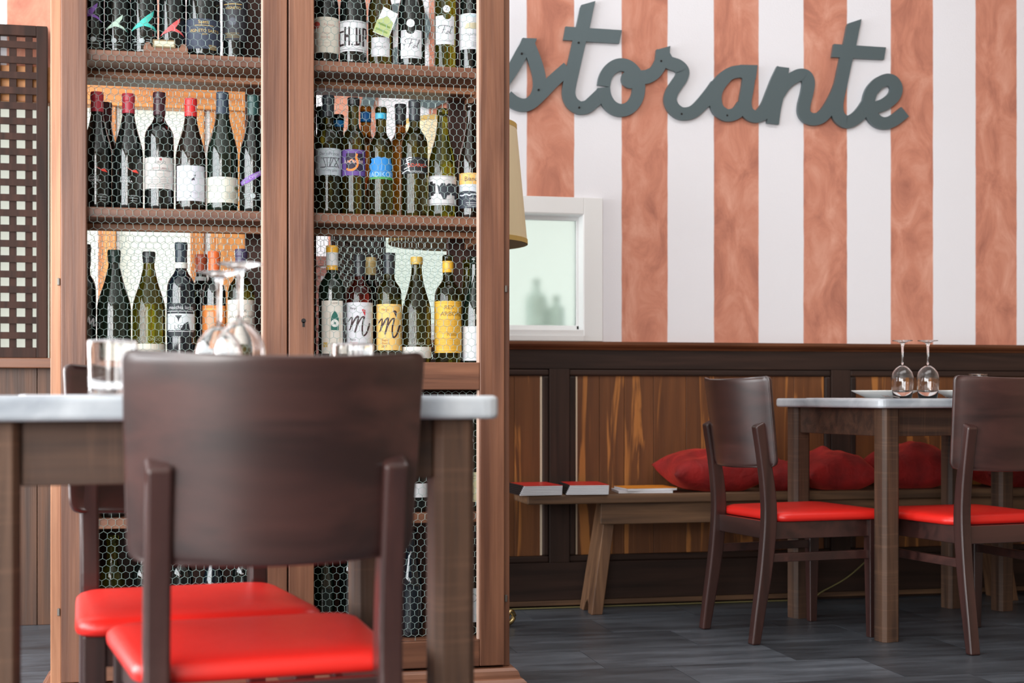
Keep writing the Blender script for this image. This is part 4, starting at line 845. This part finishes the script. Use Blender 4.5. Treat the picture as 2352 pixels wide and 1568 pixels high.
# ------------------------------------------------------------------ chairs
def make_chair():
    t = thing('dining_chair', '', 'chair', (0, 0, 0), 0, 'dark wooden chairs with red seats')
    # rear legs: one bowed post each, from foot to slanted top
    prof = [(0, -.252, .030), (.10, -.236, .036), (.25, -.212, .043), (.40, -.198, .046), (.50, -.203, .043), (.60, -.218, .038), (.705, -.238, .032)]
    for s in (-1, 1):
        fr = [(y+d/2, z) for z, y, d in prof]; bk = [(y-d/2, z) for z, y, d in prof]
        fr[-1] = (fr[-1][0], fr[-1][1]+.012); bk[-1] = (bk[-1][0], bk[-1][1]-.004)
        cf = catmull(fr, 4); cb = catmull(bk, 4)
        x0 = s*.165-.018; x1 = s*.165+.018
        rg = [[(x0, f.x, f.y), (x1, f.x, f.y), (x1, b.x, b.y), (x0, b.x, b.y)] for f, b in zip(cf, cb)]
        MB().rings(rg).build('leg', M_CHAIR, t, bevel=.006, seg=3)
    for s in (-1, 1):
        MB().rings([[(s*.180+q*a, .185+q*b, z) for a, b in ((-1, -1), (1, -1), (1, 1), (-1, 1))] for q, z in ((.0135, 0), (.019, .30), (.019, .392))]).build('leg', M_CHAIR, t, bevel=.003)
    # seat frame
    fm = MB()
    fm.box(-.162, .162, .172, .196, .336, .392).box(-.15, .15, -.205, -.182, .336, .392)
    for s in (-1, 1):
        fm.prism([(s*.152, -.20), (s*.174, -.20), (s*.188, .18), (s*.164, .18)], .336, .392)
    fm.build('seat_frame', M_CHAIRX, t, bevel=.002)
    for s in (-1, 1):
        MB().prism([(s*.157, -.215), (s*.172, -.215), (s*.186, .175), (s*.170, .175)], .262, .290).build('stretcher', M_CHAIRX, t, bevel=.002)
    # pad
    base = roundpoly([(-.192, -.178), (.192, -.178), (.214, .228), (-.214, .228)], .05, 6)
    sc = [(.955, .392), (.992, .396), (1, .404), (.992, .413), (.96, .420), (.90, .4245), (.7, .4275), (.4, .429), (.12, .4295)]
    MB().rings([[(x*k, .025+(y-.025)*k, z) for x, y in base] for k, z in sc]).build('seat', M_RED, t, smooth=True)
    # bent plywood backrest, reclined
    V = []; NX, NZ = 28, 8
    m = MB(); tl = .14
    BR = [0, .012, .03, .06, .1, .25, .45, .65, .85, .95, .975, .992, 1]; NZ = len(BR)-1
    def pt(a, b, off):
        wd = .203+.011*b
        for rr, dd in ((.020, b*.293), (.014, (1-b)*.293)):
            if dd < rr: wd -= rr-math.sqrt(max(rr*rr-(rr-dd)**2, 0))
        x = a*wd; fw = .064*(x/.214)**2
        z0 = .562+.293*b
        return (x, -.246-tl*(z0-.562)+fw+off, z0+fw*tl)
    def grid(ins, off):
        g = []
        for b in BR:
            b2 = ins/.293+b*(1-2*ins/.293)
            row = []
            for i in range(NX+1):
                p = pt(-1+2*i/NX, b, off); q = pt(-1+2*i/NX, b2, off)
                k = (abs(p[0])-ins*abs(-1+2*i/NX))/max(abs(p[0]), 1e-6)
                row.append((p[0]*k, q[1], q[2]))
            g.append(row)
        return g
    def perim(g):
        return [g[0][i] for i in range(NX+1)]+[g[j][NX] for j in range(1, NZ+1)]+[g[NZ][i] for i in range(NX-1, -1, -1)]+[g[j][0] for j in range(NZ-1, 0, -1)]
    lay = [(.0045, -.0065), (.0018, -.0055), (.0004, -.003), (0, 0), (.0004, .003), (.0018, .0055), (.0045, .0065)]
    gs = [grid(a, b) for a, b in lay]
    m.rings([perim(g) for g in gs], cap=False)
    for g in (gs[0], gs[-1]):
        m.add([p for row in g for p in row], [(q, q+1, q+NX+2, q+NX+1) for j in range(NZ) for q in [j*(NX+1)+i for i in range(NX)]])
    me = m.mesh('backrest'); bm = bmesh.new(); bm.from_mesh(me); bmesh.ops.remove_doubles(bm, verts=bm.verts, dist=.00002); bmesh.ops.recalc_face_normals(bm, faces=bm.faces); bm.to_mesh(me); bm.free()
    o = obj('backrest', me, M_CHAIRX, t, smooth=True)
    return t
proto = make_chair(); used = False
def place_chair(label, rearX, rearZ, phi):
    """rear-leg midpoint and facing angle measured from the camera axis"""
    global used
    c = copytree(proto) if used else proto; used = True
    X = rearX+.215*math.cos(math.radians(phi)); Z = rearZ+.215*math.sin(math.radians(phi))
    u, v = R2(X, Z); c.location = (u, v, 0); c.rotation_euler = (0, 0, math.radians(phi)-TH-math.pi/2); c['label'] = label
    return c
place_chair('dark wooden chair with red seat, its back hiding the near marble table', -.332, 2.01, 109)
place_chair('dark wooden chair with red seat, between the marble table and the wine cabinet', -.682, 2.87, -70)
place_chair('dark wooden chair with red seat at the table end by the bench booklets', .754, 4.739, 20.8)
place_chair('dark wooden chair with red seat on the long side of the table by the bench', 1.412+.165*.934, 4.42+.165*.355, 109.5)

# ------------------------------------------------------------------ tables
def make_table(name, label, cx, cz, phi, T, slab=.034):
    u, v = R2(cx, cz)
    t = thing(name, label, 'table', (u, v, 0), math.radians(phi)-TH)
    W2, D2 = .40, .327
    q = .0325; c = .011
    for sx in (-1, 1):
        for sy in (-1, 1):
            x, y = sx*.335, sy*.264
            poly = [(x-q+c, y-q), (x+q-c, y-q), (x+q, y-q+c), (x+q, y+q-c), (x+q-c, y+q), (x-q+c, y+q), (x-q, y+q-c), (x-q, y-q+c)]
            MB().prism(poly, 0, T-slab).build('leg', M_TABZ, t, bevel=.0015)
    for sy in (-1, 1): MB().box(-.302, .302, sy*.264-.014, sy*.264+.014, T-slab-.092, T-slab).build('apron', M_TABX, t, bevel=.002)
    for sx in (-1, 1): MB().box(sx*.335-.014, sx*.335+.014, -.231, .231, T-slab-.092, T-slab).build('apron', M_TABX, t, bevel=.002)
    MB().prism(roundpoly([(-W2, -D2), (W2, -D2), (W2, D2), (-W2, D2)], .03, 5), T-slab, T).build('marble_top', M_MARBLE, t, bevel=.008, seg=3)
    return t
TL, TR = .80, .790
make_table('dining_table', 'square legged oak table with white marble top before the wine cabinet', -.502, 2.366, 20, TL, .036)
make_table('dining_table', 'oak table with marble top beside the bench, with two wine glasses on it', 1.441, 5.005, 20.8, TR, .031)
make_table('dining_table', 'oak table with marble top joined on beyond the plates', 0, 0, 20.8, TR, .031).location = (3.278, 4.588, 0)

# ------------------------------------------------------------------ tableware
def wineglass(label, X, Z, z, group):
    u, v = R2(X, Z); t = thing('wine_glass', label, 'wine glass', (u, v, z), 0, group); H = .2
    def up(p): return [(r, H-zz) for r, zz in p]
    foot = [(.0005, .0), (.034, .0), (.0352, .001), (.034, .002), (.020, .0045), (.008, .010), (.0045, .020), (.0036, .045), (.0036, .075), (.0048, .086), (.0005, .0862)]
    MB().lathe(up(foot), 32).build('stem', M_GLASS, t, smooth=True)
    bowl = [(.0006, .0865), (.010, .088), (.022, .096), (.033, .110), (.0385, .128), (.039, .145), (.036, .17), (.0315, .1995), (.0306, .1995), (.035, .170), (.0378, .145), (.0373, .128), (.032, .111), (.021, .0975), (.010, .0895), (.0006, .088)]
    MB().lathe(up(bowl), 40).build('bowl', M_GLASS, t, smooth=True)
    return t
wineglass('upturned wine glass on the near marble table, closer to the chair back', -.413, 2.157, TL, 'upturned wine glasses')
wineglass('upturned wine glass on the near marble table, closer to the cabinet', -.476, 2.31, TL, 'upturned wine glasses')
wineglass('upturned wine glass on the bench side table beside the first plate', 1.345, 4.90, TR, 'upturned wine glasses')
wineglass('upturned wine glass on the bench side table between the two plates', 1.434, 4.905, TR, 'upturned wine glasses')
def tumbler(label, X, Z, z, r, h):
    u, v = R2(X, Z); t = thing('tumbler', label, 'tumbler', (u, v, z+.0014), 0, 'water tumblers')
    MB().lathe([(.0006, 0), (r*.5, 0), (r*.95-.003, 0), (r*.95-.002, 0), (r*.95-.0005, .0008), (r*.95, .002), (r*.951, .003), (r*.975, h*.5), (r*.999, h-.003), (r, h-.0015), (r-.0002, h-.0004), (r-.0008, h), (r-.0014, h-.0004), (r-.0016, h-.0015), (r*.999-.0016, h-.003), (r*.975-.0016, h*.5), (r*.955-.0016, .010), (r*.955-.0018, .009), (r*.955-.0025, .008), (r*.955-.004, .0075), (r*.5, .0072), (.0006, .007)], 40).build('glass', M_GLASS, t, smooth=True)
tumbler('clear straight tumbler on the near marble table by the far chair', -.604, 2.15, TL, .037, .082)
tumbler('clear tumbler on the near marble table behind the chair back', -.274, 2.45, TL, .0375, .088)
tumbler('clear tumbler on the bench side table beyond the chair back', 1.715, 5.235, TR, .035, .088)
def plate(label, X, Z, z, r):
    u, v = R2(X, Z); t = thing('dinner_plate', label, 'plate', (u, v, z), 0, 'white plates')
    MB().lathe([(.0006, .001), (r*.55, .0), (r*.6, .003), (r*.72, .010), (r*.97, .024), (r, .0265), (r*.985, .0275), (r*.72, .0145), (r*.6, .008), (.0006, .007)], 48).build('china', M_CHINA, t, smooth=True)
plate('white dinner plate on the bench side table, near its open end', 1.333, 5.09, TR+.0008, .117)
plate('white dinner plate on the bench side table, next to the chair back', 1.600, 4.985, TR+.0008, .117)
def fork(label, X, Z, z, rz):
    u, v = R2(X, Z); t = thing('fork', label, 'fork', (u, v, z), rz, 'forks')
    MB().add([(-.003, 0, .001), (.003, 0, .001), (.0022, .07, .006), (-.0022, .07, .006), (.004, .12, .004), (-.004, .12, .004), (-.003, 0, .003), (.003, 0, .003), (.0022, .07, .008), (-.0022, .07, .008), (.004, .12, .006), (-.004, .12, .006)],
             [(0, 1, 2, 3), (3, 2, 4, 5), (6, 9, 8, 7), (9, 11, 10, 8), (0, 6, 7, 1), (1, 7, 8, 2), (2, 8, 10, 4), (4, 10, 11, 5), (5, 11, 9, 3), (3, 9, 6, 0)]).build('handle', M_STEEL, t)
    for k in range(4):
        x = -.009+k*.006; MB().add([(x-.0013, .135, .003), (x+.0013, .135, .003), (x+.0008, .175, .009), (x-.0008, .175, .009), (x-.0013, .135, .005), (x+.0013, .135, .005), (x+.0008, .175, .0105), (x-.0008, .175, .0105)],
            [(0, 3, 2, 1), (4, 5, 6, 7), (0, 1, 5, 4), (1, 2, 6, 5), (2, 3, 7, 6), (3, 0, 4, 7)]).build('tine', M_STEEL, t)
    MB().prism([(-.004, .118), (.004, .118), (.0105, .137), (-.0105, .137)], .0025, .0055).build('neck', M_STEEL, t)
n1 = R2(1.455, 4.80); n2 = R2(1.16, 4.98)
fork('steel fork lying beside the plate next to the chair back', 1.50, 4.765, TR+.0012, -.25)
fork('steel fork lying beside the plate at the open table end', 1.288, 4.735, TR+.0012, -.2)
def napkin(label, X, Z, z, w, d, phi):
    u, v = R2(X, Z); t = tag(MB().box(-w/2, w/2, -d/2, d/2, 0, .0011).build('paper_placemat', M_PAPER), label, 'placemat', 'paper placemats'); t.location = (u, v, z+.0001); t.rotation_euler = (0, 0, math.radians(phi)-TH)
napkin('white paper placemat by the tumbler on the near marble table', -.68, 2.28, TL, .20, .28, 21)
napkin('thin white paper on the bench side table end', 1.16, 4.99, TR, .14, .24, 22)

# cord along the foot of the panelling
cp = catmull([(PU(q, 5.1805), 5.1805, z) for q, z in ((1150, .004), (1300, .004), (1700, .004), (1850, .006), (1890, .035), (1945, .085), (1990, .15), (2010, .19))], 6)
tag(MB().tube(cp, .0028, 6).build('power_cord', M_CORD, None, smooth=True), 'thin yellowish power cord along the foot of the panelling', 'cord')
